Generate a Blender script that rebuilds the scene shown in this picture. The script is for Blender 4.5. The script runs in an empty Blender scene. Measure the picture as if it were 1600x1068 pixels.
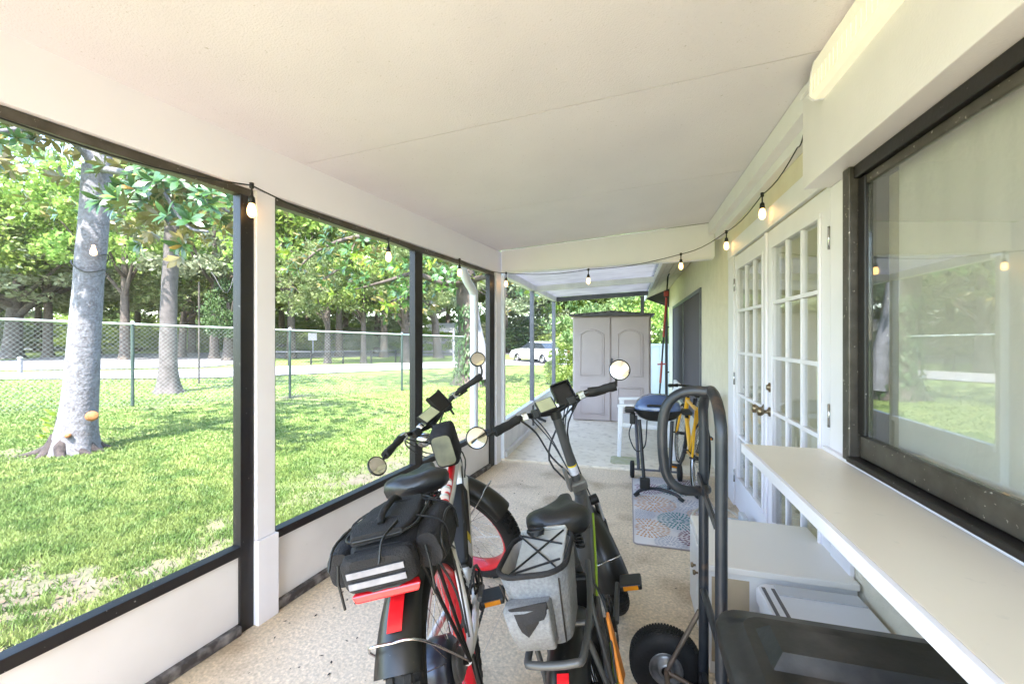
import bpy, bmesh, math, random
import numpy as np
from mathutils import Vector, Matrix, noise
random.seed(7); np.random.seed(7)
R = math.radians
SC = bpy.context.scene
COL = SC.collection
# ------------------------------------------------------------------ camera
FPX, HY, CAMH = 660.0, 526.5, 1.39            # focal length, horizon row (1600 px wide photograph), eye height
TH = math.atan(183 / FPX)
cam_d = bpy.data.cameras.new('camera'); cam = bpy.data.objects.new('camera', cam_d); COL.objects.link(cam)
cam.location = (0, 0, CAMH); cam.rotation_euler = (R(90), 0, TH)
cam_d.sensor_width = 36; cam_d.lens = FPX / 1600 * 36; cam_d.shift_y = -(534 - HY) / 1600
cam_d.clip_start = .05; cam_d.clip_end = 900
SC.camera = cam
# ------------------------------------------------------------------ sky, sun, exposure
SUN_EL, SUN_AZ = 56, 168                       # azimuth clockwise from +y: the sun stands behind the camera, over the house
W = bpy.data.worlds.new('World'); SC.world = W; W.use_nodes = True
wn = W.node_tree
sky = wn.nodes.new('ShaderNodeTexSky'); sky.sky_type = 'NISHITA'; sky.sun_disc = False
sky.sun_elevation = R(SUN_EL); sky.sun_rotation = R(SUN_AZ); sky.air_density = 1.0; sky.dust_density = 1.0; sky.ozone_density = 1.0
wn.nodes['Background'].inputs[1].default_value = .15
wn.links.new(sky.outputs[0], wn.nodes['Background'].inputs[0])
sd = bpy.data.lights.new('sun', 'SUN'); so = bpy.data.objects.new('sun', sd); COL.objects.link(so)
sd.energy = 2.4; sd.angle = R(.5); sd.color = (1, .97, .92)
az, el = R(SUN_AZ), R(SUN_EL)
sdir = Vector((math.sin(az) * math.cos(el), math.cos(az) * math.cos(el), math.sin(el)))
so.rotation_euler = sdir.to_track_quat('Z', 'Y').to_euler(); so.location = (0, -10, 20)
SC.view_settings.view_transform = 'Standard'; SC.view_settings.look = 'None'
SC.view_settings.exposure = 3.4; SC.view_settings.gamma = 1
SC.cycles.use_denoising = True
SC.cycles.max_bounces = 10; SC.cycles.diffuse_bounces = 6; SC.cycles.transparent_max_bounces = 24
SC.cycles.sample_clamp_indirect = 8; SC.cycles.caustics_reflective = False; SC.cycles.caustics_refractive = False

# ------------------------------------------------------------------ photo pixel -> direction, met with the ground or a wall
sT, cT = math.sin(TH), math.cos(TH)
def ray(px, py):
    u, v = (px - 800) / FPX, -(py - HY) / FPX
    return Vector((u * cT - sT, u * sT + cT, v))
def onz(px, py, z=0.):
    r = ray(px, py); t = (z - CAMH) / r.z; return Vector((r.x * t, r.y * t, z))
def onx(px, py, x):
    r = ray(px, py); t = x / r.x; return Vector((x, r.y * t, CAMH + r.z * t))
def ony(px, py, y):
    r = ray(px, py); t = y / r.y; return Vector((r.x * t, y, CAMH + r.z * t))
def gz(x, y):                                  # height of the lawn
    S = lambda t, k: k * math.tanh(t / k)
    return -.1 - .0259 * S(x + 2.2, 14) - .0297 * S(y - 2, 13)
def G(px, py):                                 # pixel met with the lawn
    z = -.1
    for _ in range(12):
        p = onz(px, py, z); z = gz(p.x, p.y)
    return Vector((p.x, p.y, z))

# ------------------------------------------------------------------ materials
def nd(nt, t, **kw):
    n = nt.nodes.new(t)
    for k, v in kw.items(): setattr(n, k, v)
    return n
def mk(name, c1, c2=None, scale=6, rough=.5, metal=0, bump=0, bscale=None, detail=4, lo=.35, hi=.65, spec=.5, coat=0, trans=0, emit=None, estr=0, c3=None, s3=1.2, lo3=.5, hi3=.7):
    m = bpy.data.materials.new(name); m.use_nodes = True; nt = m.node_tree
    b = nt.nodes['Principled BSDF']
    b.inputs['Base Color'].default_value = (*c1, 1); b.inputs['Roughness'].default_value = rough; b.inputs['Metallic'].default_value = metal
    b.inputs['Specular IOR Level'].default_value = spec
    if coat: b.inputs['Coat Weight'].default_value = coat; b.inputs['Coat Roughness'].default_value = .08
    tc = nd(nt, 'ShaderNodeTexCoord')
    src = None
    if c2 is not None:
        n = nd(nt, 'ShaderNodeTexNoise'); n.inputs['Scale'].default_value = scale; n.inputs['Detail'].default_value = detail
        nt.links.new(tc.outputs['Object'], n.inputs['Vector'])
        mr = nd(nt, 'ShaderNodeMapRange'); mr.inputs[1].default_value = lo; mr.inputs[2].default_value = hi
        nt.links.new(n.outputs[0], mr.inputs[0])
        mx = nd(nt, 'ShaderNodeMix', data_type='RGBA'); mx.inputs[6].default_value = (*c1, 1); mx.inputs[7].default_value = (*c2, 1)
        nt.links.new(mr.outputs[0], mx.inputs[0]); src = mx.outputs[2]
        if c3 is not None:
            n3 = nd(nt, 'ShaderNodeTexNoise'); n3.inputs['Scale'].default_value = s3; n3.inputs['Detail'].default_value = 6
            nt.links.new(tc.outputs['Object'], n3.inputs['Vector'])
            m3 = nd(nt, 'ShaderNodeMapRange'); m3.inputs[1].default_value = lo3; m3.inputs[2].default_value = hi3
            nt.links.new(n3.outputs[0], m3.inputs[0])
            x3 = nd(nt, 'ShaderNodeMix', data_type='RGBA'); x3.inputs[7].default_value = (*c3, 1)
            nt.links.new(m3.outputs[0], x3.inputs[0]); nt.links.new(src, x3.inputs[6]); src = x3.outputs[2]
        nt.links.new(src, b.inputs['Base Color'])
    if bump:
        n2 = nd(nt, 'ShaderNodeTexNoise'); n2.inputs['Scale'].default_value = bscale or scale * 4; n2.inputs['Detail'].default_value = 5
        nt.links.new(tc.outputs['Object'], n2.inputs['Vector'])
        bp = nd(nt, 'ShaderNodeBump'); bp.inputs['Strength'].default_value = bump; bp.inputs['Distance'].default_value = .01
        nt.links.new(n2.outputs[0], bp.inputs['Height']); nt.links.new(bp.outputs[0], b.inputs['Normal'])
    if emit: b.inputs['Emission Color'].default_value = (*emit, 1); b.inputs['Emission Strength'].default_value = estr
    if trans:
        t = nd(nt, 'ShaderNodeBsdfTranslucent')
        if src is not None: nt.links.new(src, t.inputs[0])
        else: t.inputs[0].default_value = (*c1, 1)
        mxs = nd(nt, 'ShaderNodeMixShader'); mxs.inputs[0].default_value = trans
        nt.links.new(b.outputs[0], mxs.inputs[1]); nt.links.new(t.outputs[0], mxs.inputs[2])
        nt.links.new(mxs.outputs[0], nt.nodes['Material Output'].inputs[0])
    return m
def leafmat(name, a, b, c, trans=.35, rough=.5, vary=.25, scale=.6, spec=.4):
    """leaf colour varied by a big noise over the crown, a fine one per leaf and from tree to tree"""
    m = mk(name, a, b, scale=scale, rough=rough, trans=trans, c3=c, s3=scale * 9, lo3=.45, hi3=.6, spec=spec)
    nt = m.node_tree; bs = nt.nodes['Principled BSDF']
    src = bs.inputs['Base Color'].links[0].from_socket
    oi = nd(nt, 'ShaderNodeObjectInfo'); hs = nd(nt, 'ShaderNodeHueSaturation')
    mr = nd(nt, 'ShaderNodeMapRange'); mr.inputs[3].default_value = 1 - vary; mr.inputs[4].default_value = 1 + vary
    nt.links.new(oi.outputs['Random'], mr.inputs[0]); nt.links.new(mr.outputs[0], hs.inputs['Value'])
    mh = nd(nt, 'ShaderNodeMapRange'); mh.inputs[3].default_value = .485; mh.inputs[4].default_value = .515
    nt.links.new(oi.outputs['Random'], mh.inputs[0]); nt.links.new(mh.outputs[0], hs.inputs['Hue'])
    nt.links.new(src, hs.inputs['Color'])
    for l in list(nt.links):
        if l.from_socket == src and l.to_node != hs: t = l.to_socket; nt.links.remove(l); nt.links.new(hs.outputs[0], t)
    return m
def glassmat(name, tint=(1, 1, 1), ior=1.52, gain=1.0, haze=0., hazecol=(.8, .8, .8)):
    m = bpy.data.materials.new(name); m.use_nodes = True; nt = m.node_tree; nt.nodes.remove(nt.nodes['Principled BSDF'])
    tr = nd(nt, 'ShaderNodeBsdfTransparent'); tr.inputs[0].default_value = (*tint, 1)
    gl = nd(nt, 'ShaderNodeBsdfGlossy'); gl.inputs['Roughness'].default_value = .02
    ge = nd(nt, 'ShaderNodeNewGeometry'); dt = nd(nt, 'ShaderNodeVectorMath', operation='DOT_PRODUCT')   # Schlick reflectance, alike for both faces of the pane
    nt.links.new(ge.outputs['Incoming'], dt.inputs[0]); nt.links.new(ge.outputs['Normal'], dt.inputs[1])
    ab = nd(nt, 'ShaderNodeMath', operation='ABSOLUTE'); nt.links.new(dt.outputs['Value'], ab.inputs[0])
    om = nd(nt, 'ShaderNodeMath', operation='SUBTRACT'); om.inputs[0].default_value = 1; nt.links.new(ab.outputs[0], om.inputs[1])
    pw = nd(nt, 'ShaderNodeMath', operation='POWER'); pw.inputs[1].default_value = 5; nt.links.new(om.outputs[0], pw.inputs[0])
    f0 = ((ior - 1) / (ior + 1)) ** 2
    mu = nd(nt, 'ShaderNodeMath', operation='MULTIPLY_ADD'); mu.inputs[1].default_value = 1 - f0; mu.inputs[2].default_value = f0 * gain; mu.use_clamp = True
    nt.links.new(pw.outputs[0], mu.inputs[0])
    mx = nd(nt, 'ShaderNodeMixShader'); nt.links.new(mu.outputs[0], mx.inputs[0])
    nt.links.new(tr.outputs[0], mx.inputs[1]); nt.links.new(gl.outputs[0], mx.inputs[2]); out = mx.outputs[0]
    if haze:
        d = nd(nt, 'ShaderNodeBsdfDiffuse'); d.inputs[0].default_value = (*hazecol, 1)
        m2 = nd(nt, 'ShaderNodeMixShader'); m2.inputs[0].default_value = haze
        nt.links.new(out, m2.inputs[1]); nt.links.new(d.outputs[0], m2.inputs[2]); out = m2.outputs[0]
    nt.links.new(out, nt.nodes['Material Output'].inputs[0]); return m
def screenmat(name, k, col):
    m = bpy.data.materials.new(name); m.use_nodes = True; nt = m.node_tree; nt.nodes.remove(nt.nodes['Principled BSDF'])
    tr = nd(nt, 'ShaderNodeBsdfTransparent'); d = nd(nt, 'ShaderNodeBsdfDiffuse'); d.inputs[0].default_value = (*col, 1)
    mx = nd(nt, 'ShaderNodeMixShader'); mx.inputs[0].default_value = k
    nt.links.new(tr.outputs[0], mx.inputs[1]); nt.links.new(d.outputs[0], mx.inputs[2]); nt.links.new(mx.outputs[0], nt.nodes['Material Output'].inputs[0]); return m

M = {}
M['white'] = mk('white_paint', (.85, .825, .87), (.79, .765, .81), 3, .45, bump=.05, bscale=60, lo=.45, hi=.8)
M['beam'] = mk('beam_paint', (.91, .875, .94), (.87, .835, .90), 2, .5, bump=.03, bscale=90, lo=.4, hi=.8)
M['panelw'] = mk('kick_panel_paint', (.82, .79, .79), (.70, .66, .65), 1.6, .45, c3=(.35, .30, .26), s3=30, lo3=.72, hi3=.8)
M['ceil'] = mk('ceiling_board', (.84, .795, .86), (.79, .745, .81), 1.6, .6, bump=.35, bscale=160, c3=(.50, .46, .44), s3=85, lo3=.66, hi3=.80)
M['stucco'] = mk('cream_stucco', (.80, .735, .59), (.75, .685, .54), 8, .8, bump=.5, bscale=70)
M['bronze'] = mk('dark_bronze_metal', (.006, .0042, .005), (.010, .0075, .007), 12, .42, bump=.05, bscale=80, c3=(.3, .28, .26), s3=70, lo3=.70, hi3=.76)
M['bronze_lit'] = mk('lit_flecked_bronze_metal', (.07, .06, .045), (.11, .095, .08), 10, .4, metal=.3, bump=.1, bscale=60, c3=(.55, .5, .45), s3=60, lo3=.66, hi3=.74)  # bronze lightened to olive: light from below is put into the colour
M['winbronze'] = mk('window_bronze', (.065, .055, .046), (.10, .088, .075), 18, .38, metal=.4, c3=(.6, .55, .48), s3=65, lo3=.66, hi3=.73)
M['basep'] = mk('worn_base_plate', (.05, .042, .042), (.25, .23, .22), 16, .7, bump=.4, bscale=50, lo=.45, hi=.7)
M['aluw'] = mk('white_aluminium', (.80, .80, .82), (.70, .70, .73), 5, .4)
M['alug'] = mk('grey_aluminium', (.095, .10, .125), (.13, .135, .16), 8, .4, metal=.2)
M['roofpan'] = mk('translucent_roof_sheet', (.46, .46, .49), (.35, .35, .38), 3, .6, trans=.10, bump=.05, bscale=30)
M['soffit'] = mk('soffit_board', (.72, .65, .55), (.64, .57, .48), 4, .6)
M['darkgable'] = mk('dark_gable_board', (.05, .05, .06), (.08, .08, .09), 5, .6)
M['shingle'] = mk('roof_shingle', (.12, .11, .10), (.2, .18, .17), 20, .9, bump=.5)
M['glass'] = glassmat('window_glass', (.97, .98, .96), 1.6, 3.8, haze=.015, hazecol=(.75, .78, .7))
M['doorglass'] = glassmat('door_glass', (.95, .96, .95), 1.55, 1.6)
M['screen'] = screenmat('insect_screen', .07, (.42, .43, .43))
M['screen2'] = screenmat('hazy_insect_screen', .20, (.42, .45, .50))
M['screen3'] = screenmat('dark_window_screen', .9, (.16, .15, .16))
M['room'] = mk('room_paint', (.78, .72, .58), (.74, .68, .54), 2, .8)
M['roomdark'] = mk('dark_furniture', (.05, .045, .045), (.09, .08, .08), 5, .5)
M['shade'] = mk('window_shade', (.88, .86, .80), (.82, .80, .74), 2.5, .9, bump=.3, bscale=40)
M['curtain'] = mk('beige_curtain', (.88, .80, .64), (.80, .72, .56), 4, .9)
M['brass'] = mk('aged_brass', (.32, .25, .16), (.2, .15, .1), 20, .3, metal=1)
M['lens'] = mk('light_lens', (.95, .9, .75), None, 5, .4, emit=(1, .90, .74), estr=.025)
M['bulb'] = mk('lit_bulb', (1, .8, .5), None, 5, .2, emit=(1, .52, .16), estr=.9)
M['black'] = mk('black_plastic', (.0035, .0035, .004), (.008, .008, .008), 9, .45, bump=.05, bscale=90)
M['rubber'] = mk('black_rubber', (.005, .0048, .0046), (.013, .012, .0108), 14, .75, bump=.2, bscale=90)
M['chrome'] = mk('steel', (.6, .6, .6), (.45, .44, .43), 30, .25, metal=1)
M['shelf'] = mk('cream_counter', (.80, .725, .60), (.76, .685, .56), 2.4, .38, c3=(.70, .64, .53), s3=26, lo3=.66, hi3=.76)

def floor_mat():
    m = mk('aggregate_floor', (.80, .655, .475), (.70, .56, .39), 1.3, .6, c3=(.34, .23, .13), s3=2.3, lo3=.52, hi3=.76)
    nt = m.node_tree; b = nt.nodes['Principled BSDF']; src = b.inputs['Base Color'].links[0].from_socket
    tc = nt.nodes['Texture Coordinate']
    v = nd(nt, 'ShaderNodeTexVoronoi'); v.inputs['Scale'].default_value = 95; nt.links.new(tc.outputs['Object'], v.inputs['Vector'])
    mr = nd(nt, 'ShaderNodeMapRange'); mr.inputs[1].default_value = .15; mr.inputs[2].default_value = .75; mr.inputs[3].default_value = 1.05; mr.inputs[4].default_value = .88
    nt.links.new(v.outputs['Distance'], mr.inputs[0])
    n = nd(nt, 'ShaderNodeTexNoise'); n.inputs['Scale'].default_value = 62; n.inputs['Detail'].default_value = 10; nt.links.new(tc.outputs['Object'], n.inputs['Vector'])
    m2 = nd(nt, 'ShaderNodeMapRange'); m2.inputs[1].default_value = .3; m2.inputs[2].default_value = .7; m2.inputs[3].default_value = .76; m2.inputs[4].default_value = 1.16
    nt.links.new(n.outputs[0], m2.inputs[0])
    mu = nd(nt, 'ShaderNodeMath', operation='MULTIPLY'); nt.links.new(mr.outputs[0], mu.inputs[0]); nt.links.new(m2.outputs[0], mu.inputs[1])
    hs = nd(nt, 'ShaderNodeHueSaturation'); nt.links.new(mu.outputs[0], hs.inputs['Value']); nt.links.new(src, hs.inputs['Color']); nt.links.new(hs.outputs[0], b.inputs['Base Color'])
    bp = nd(nt, 'ShaderNodeBump'); bp.inputs['Strength'].default_value = .25; bp.inputs['Distance'].default_value = .004
    nt.links.new(v.outputs['Distance'], bp.inputs['Height']); nt.links.new(bp.outputs[0], b.inputs['Normal'])
    return m
M['floor'] = floor_mat()
M['patio'] = mk('pale_patio_concrete', (.86, .77, .62), (.77, .68, .53), 2.5, .7, c3=(.62, .53, .40), s3=14, lo3=.52, hi3=.72, bump=.15, bscale=50)

# ------------------------------------------------------------------ mesh building
class MB:
    def __init__(s): s.v = []; s.f = []; s.sm = []
    def add(s, vs, fs, smooth=False):
        o = len(s.v); s.v += [tuple(p) for p in vs]; s.f += [tuple(i + o for i in f) for f in fs]; s.sm += [smooth] * len(fs); return s
    def box(s, x0, x1, y0, y1, z0, z1, mat=None):
        vs = [Vector((x, y, z)) for z in (z0, z1) for y in (y0, y1) for x in (x0, x1)]
        if mat is not None: vs = [mat @ v for v in vs]
        return s.add(vs, [(0, 2, 3, 1), (4, 5, 7, 6), (0, 1, 5, 4), (2, 6, 7, 3), (0, 4, 6, 2), (1, 3, 7, 5)])
    def hull(s, bottom, top):                  # two loops of equal length
        n = len(bottom)
        return s.add(list(bottom) + list(top), [tuple(range(n - 1, -1, -1)), tuple(range(n, 2 * n))] + [(i, (i + 1) % n, n + (i + 1) % n, n + i) for i in range(n)])
    def tube(s, pts, r, n=10, closed=False, caps=True):
        pts = [Vector(p) for p in pts]; k = len(pts)
        rs = r if hasattr(r, '__len__') else [r] * k
        vs = []; prev = None
        for i, p in enumerate(pts):
            if closed: t = pts[(i + 1) % k] - pts[i - 1]
            else: t = pts[min(i + 1, k - 1)] - pts[max(i - 1, 0)]
            t.normalize()
            if prev is None:
                a = Vector((0, 0, 1)) if abs(t.z) < .9 else Vector((1, 0, 0)); u = t.cross(a).normalized()
            else:
                u = prev - t * prev.dot(t); u.normalize()
            prev = u; w = t.cross(u)
            for j in range(n):
                g = 2 * math.pi * j / n; vs.append(p + (u * math.cos(g) + w * math.sin(g)) * rs[i])
        fs = []
        for i in range(k if closed else k - 1):
            a, b = i * n, ((i + 1) % k) * n
            for j in range(n): fs.append((a + j, a + (j + 1) % n, b + (j + 1) % n, b + j))
        s.add(vs, fs, True)
        if caps and not closed:
            o = len(s.v); s.v += [tuple(v) for v in vs[:n]] + [tuple(v) for v in vs[-n:]]
            s.f += [tuple(o + j for j in range(n - 1, -1, -1)), tuple(o + n + j for j in range(n))]; s.sm += [False, False]
        return s
    def lathe(s, prof, axis_p=(0, 0, 0), axis='z', n=24, mat=None):   # prof: (radius, height)
        vs = []; fs = []
        for r, h in prof:
            for j in range(n):
                g = 2 * math.pi * j / n; a, b = r * math.cos(g), r * math.sin(g)
                v = Vector((a, b, h)) if axis == 'z' else (Vector((h, a, b)) if axis == 'x' else Vector((b, h, a)))
                v = v + Vector(axis_p)
                vs.append(mat @ v if mat is not None else v)
        for i in range(len(prof) - 1):
            for j in range(n): fs.append((i * n + j, i * n + (j + 1) % n, (i + 1) * n + (j + 1) % n, (i + 1) * n + j))
        return s.add(vs, fs, True)
    def loft(s, rings, caps=True, smooth=True):
        n = len(rings[0]); vs = [p for r in rings for p in r]; fs = []
        for i in range(len(rings) - 1):
            for j in range(n): fs.append((i * n + j, i * n + (j + 1) % n, (i + 1) * n + (j + 1) % n, (i + 1) * n + j))
        s.add(vs, fs, smooth)
        if caps: s.add(rings[0], [tuple(range(n - 1, -1, -1))]); s.add(rings[-1], [tuple(range(n))])
        return s
    def xform(s, m): s.v = [tuple(m @ Vector(v)) for v in s.v]; return s
    def mesh(s, name, mat):
        me = bpy.data.meshes.new(name); me.from_pydata(s.v, [], s.f); me.polygons.foreach_set('use_smooth', s.sm)
        bm = bmesh.new(); bm.from_mesh(me); bmesh.ops.recalc_face_normals(bm, faces=bm.faces); bm.to_mesh(me); bm.free()
        if mat: me.materials.append(mat)
        return me
def rrect(w, h, r, n=4, cx=0, cy=0):           # rounded rectangle, counter-clockwise
    out = []
    for qx, qy, a0 in ((1, 1, 0), (-1, 1, 90), (-1, -1, 180), (1, -1, 270)):
        for i in range(n + 1):
            a = R(a0 + 90 * i / n); out.append((cx + qx * (w / 2 - r) + r * math.cos(a), cy + qy * (h / 2 - r) + r * math.sin(a)))
    return out
def smooth_path(pts, k=6):                      # Catmull-Rom
    P = [Vector(p) for p in pts]; P = [P[0] * 2 - P[1]] + P + [P[-1] * 2 - P[-2]]; out = []
    for i in range(1, len(P) - 2):
        for j in range(k):
            t = j / k; a, b, c, d = P[i - 1], P[i], P[i + 1], P[i + 2]
            out.append(.5 * ((2 * b) + (c - a) * t + (2 * a - 5 * b + 4 * c - d) * t * t + (3 * b - a - 3 * c + d) * t ** 3))
    out.append(P[-2]); return out
def link(name, me, parent=None, loc=None, rot=None):
    o = bpy.data.objects.new(name, me); COL.objects.link(o)
    if parent is not None: o.parent = parent
    if loc is not None: o.location = loc
    if rot is not None: o.rotation_euler = rot
    return o
def world_off(o):
    v = Vector((0, 0, 0))
    while o is not None: v += o.location; o = o.parent
    return v
def part(name, mb, mat, parent=None, bevel=0, sub=0, world=False, label=None):
    if world and parent is not None:
        off = world_off(parent); mb.v = [tuple(Vector(v) - off) for v in mb.v]
    o = link(name, mb.mesh(name, M[mat] if isinstance(mat, str) else mat), parent)
    if bevel:
        b = o.modifiers.new('bevel', 'BEVEL'); b.width = bevel; b.segments = 2; b.limit_method = 'ANGLE'; b.angle_limit = R(40)
    if sub:
        q = o.modifiers.new('sub', 'SUBSURF'); q.levels = sub; q.render_levels = sub
    if label: o['label'] = label
    return o
def tag(o, label=None, cat=None, group=None, kind=None):
    if label: o['label'] = label
    if cat: o['category'] = cat
    if group: o['group'] = group
    if kind: o['kind'] = kind
    return o
def thing(name, label, cat, loc=(0, 0, 0), rot=(0, 0, 0), group=None):
    o = bpy.data.objects.new(name, None); COL.objects.link(o); o.empty_display_size = .1
    o.location = loc; o.rotation_euler = rot
    return tag(o, label, cat, group)
def struct(name, mb, mat, parent=None, world=False, **k):
    o = part(name, mb, mat, parent, world=world, **k)
    if parent is None: o['kind'] = 'structure'
    return o
def np_mesh(name, verts, faces, mat, smooth=False):
    verts = np.asarray(verts, np.float32); faces = np.asarray(faces, np.int32); k = faces.shape[1]
    me = bpy.data.meshes.new(name); me.vertices.add(len(verts)); me.vertices.foreach_set('co', verts.ravel())
    me.loops.add(faces.size); me.loops.foreach_set('vertex_index', faces.ravel())
    me.polygons.add(len(faces)); me.polygons.foreach_set('loop_start', np.arange(0, faces.size, k, dtype=np.int32))
    me.update(calc_edges=True); me.validate()
    if mat: me.materials.append(mat)
    return me
# ================================================================== the porch
LA = R(6.92); L0 = Vector((-1.72, 1.70, 0))
Ld = Vector((math.sin(LA), math.cos(LA), 0)); Ln = Vector((math.cos(LA), -math.sin(LA), 0))
def LW(u, w, z): return L0 + Ld * u + Ln * w + Vector((0, 0, z))
def xleft(y): return L0.x + (y - L0.y) * math.tan(LA)
def zc(x): return 2.33 + (x + 1.61) * .0725

# floor slab of the porch and the pale patio beyond it
mb = MB(); fl = [(xleft(-1.2) - .12, -1.2), (.86, -1.2), (.86, 4.56), (xleft(4.5) - .12, 4.56)]
mb.hull([(x, y, -.16) for x, y in fl], [(x, y, 0) for x, y in fl])
porch_floor = struct('porch_floor', mb, 'floor')
mb = MB()
for x in (-.62,):                              # saw-cut joint
    mb.box(x, x + .003, -1.1, 4.5, .0004, .0010)
mb.box(-1.7, .85, 3.02, 3.023, .0004, .0010)
struct('floor_joint', mb, mk('joint_dirt', (.42, .35, .27), (.6, .52, .42), 12, .9), porch_floor)
mb = MB(); mb.box(-1.50, .86, 4.565, 8.6, -.16, .022)
patio = struct('patio_slab', mb, 'patio', bevel=.006)

# ceiling of wide boards
ceiling = bpy.data.objects.new('ceiling', None); COL.objects.link(ceiling); ceiling['kind'] = 'structure'; ceiling.location = (-.5, 1.9, 2.4)
ys = [-1.2, -.50, .70, 1.90, 3.12, 4.47]
for a, b in zip(ys[:-1], ys[1:]):
    a += .0038; b -= .0038; c = [(xleft(a) - .05, a), (.80, a), (.80, b), (xleft(b) - .05, b)]
    mb = MB(); mb.hull([(x, y, zc(x)) for x, y in c], [(x, y, zc(x) + .07) for x, y in c])
    part('ceiling_board', mb, 'ceil', ceiling, world=True)
mb = MB(); c = [(xleft(-1.2) - .3, -1.3), (.85, -1.3), (.85, 4.6), (xleft(4.6) - .3, 4.6)]
mb.hull([(x, y, zc(x) + .0705) for x, y in c], [(x, y, zc(x) + .13) for x, y in c])
part('roof_deck', mb, 'roofpan' if 0 else 'shingle', ceiling, world=True)

# screen wall along the lawn
sw = thing('screen_wall', 'white beam and posts with dark bronze screen frames along the lawn', 'screen wall', L0, (0, 0, -LA))
mb = MB(); mb.box(-.10, 0, -2.92, 2.84, 2.10, 2.338); part('header_beam', mb, 'beam', sw, bevel=.002)
for a, b in ((-2.78, -.07), (.038, 2.70)):
    mb = MB(); mb.box(-.075, -.022, a, b, 2.062, 2.0985); part('top_channel', mb, 'bronze_lit', sw, bevel=.003)
for u in (-2.85, 0):
    mb = MB(); mb.box(-.098, -.002, u - .067, u + .032, .41, 2.0985); po = part('post', mb, 'white', sw, bevel=.003)
    mb = MB(); mb.box(-.104, .012, u - .069, u + .042, .0, .4085); part('post_boot', mb, 'white', po, bevel=.003)
mb = MB(); mb.box(-.098, -.002, 2.72, 2.84, .0, 2.0985); part('post', mb, 'white', sw, bevel=.003)
for a, b in ((-.136, -.070), (.0325, .047), (1.243, 1.345), (2.585, 2.70), (-2.815, -2.76)):
    mb = MB(); mb.box(-.072, -.018, a, b, .0, 2.0615); part('mullion', mb, 'bronze', sw, bevel=.003)
for a, b in ((-2.755, -.137), (.048, 1.242), (1.346, 2.584)):
    mb = MB(); mb.box(-.066, -.012, a, b, .366, .410); part('rail', mb, 'bronze', sw, bevel=.002)
    mb = MB(); mb.box(-.045, -.033, a, b, .045, .365); part('kick_panel', mb, 'panelw', sw)
    mb = MB(); mb.box(-.07, -.004, a, b, .0005, .044); part('base_plate', mb, 'basep', sw, bevel=.006)
    mb = MB(); mb.add([(-.045, a, .411), (-.045, b, .411), (-.045, b, 2.061), (-.045, a, 2.061)], [(0, 1, 2, 3)]); part('screen', mb, 'screen', sw)
# a white gutter pipe outside the last post
mb = MB(); q = [LW(2.28, -.20, 2.16), LW(2.32, -.20, 2.07), LW(2.42, -.20, 1.97), LW(2.54, -.20, 1.88), LW(2.57, -.20, 1.76), LW(2.57, -.20, .9), LW(2.57, -.20, -.08)]
dp = tag(part('downspout', mb.tube(smooth_path(q, 5), .045, 12), 'aluw'), 'white gutter downspout with a bent top outside the last screen bay', 'downspout')

# cross beam where the porch ends
mb = MB(); xa, xb = -1.365, .80
mb.hull([(xa, 4.475, 2.12), (xb, 4.475, 2.172), (xb, 4.56, 2.172), (xa, 4.56, 2.12)], [(xa, 4.475, zc(xa) - .002), (xb, 4.475, zc(xb) - .002), (xb, 4.56, zc(xb) - .002), (xa, 4.56, zc(xa) - .002)])
cb = thing('cross_beam', 'white boxed beam crossing the porch end under the ceiling', 'beam', (-.3, 4.5, 2.12))
part('board', mb, 'beam', cb, world=True)
mb = MB(); mb.hull([(xa, 4.462, 2.10), (xb - .01, 4.462, 2.152), (xb - .01, 4.57, 2.152), (xa, 4.57, 2.10)], [(xa, 4.462, 2.118), (xb - .01, 4.462, 2.17), (xb - .01, 4.57, 2.17), (xa, 4.57, 2.118)])
part('bottom_trim', mb, 'white', cb, world=True)

# ------------------------------------------------------------------ far screened bay over the patio
FX = -1.36
fs = thing('patio_enclosure', 'grey and white aluminium screen enclosure with sheet roof over the far patio', 'enclosure', (FX, 6.3, .022))
for y, w in ((4.60, .05), (6.13, .05), (8.0, .06)):
    mb = MB(); mb.box(FX - .06, FX, y - w / 2, y + w / 2, .022, 2.09); part('post', mb, 'alug' if y > 5 else 'aluw', fs, world=True)
mb = MB(); mb.box(FX - .05, FX + .03, 4.63, 6.10, 2.07, 2.15); part('eave_beam', mb, 'aluw', fs, bevel=.003, world=True)
mb = MB(); mb.box(FX - .05, FX + .03, 6.16, 8.03, 2.07, 2.15); part('eave_beam', mb, 'aluw', fs, bevel=.003, world=True)
for a, b in ((4.627, 6.104), (6.156, 7.968)):
    mb = MB(); mb.box(FX - .055, FX + .01, a, b, .40, .45); part('rail', mb, 'aluw', fs, bevel=.002, world=True)
    mb = MB(); mb.box(FX - .03, FX - .02, a, b, .085, .399); part('kick_panel', mb, 'aluw', fs, world=True)
    mb = MB(); mb.box(FX - .055, FX + .02, a, b, .0225, .084); part('base_rail', mb, 'aluw', fs, bevel=.002, world=True)
    mb = MB(); mb.add([(FX - .02, a, .451), (FX - .02, b, .451), (FX - .02, b, 2.069), (FX - .02, a, 2.069)], [(0, 1, 2, 3)]); part('screen', mb, 'screen2', fs, world=True)
def zr(x): return 2.155 + (x - FX) * .048
for k, (a, b) in enumerate(((4.58, 5.4), (5.4, 6.2), (6.2, 7.1), (7.1, 8.06))):
    mb = MB(); n = 24; rows = []
    for i in range(n + 1):
        y = a + (b - a) * i / n; h = .006 * math.sin(i / n * math.pi * 8)
        rows.append([(FX - .1, y, zr(FX) + h), (.34, y, zr(.34) + h)])
    vs = [p for r in rows for p in r]; mb.add(vs, [(2 * i, 2 * i + 1, 2 * i + 3, 2 * i + 2) for i in range(n)], True)
    part('roof_sheet', mb, 'roofpan', fs, world=True)
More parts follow.
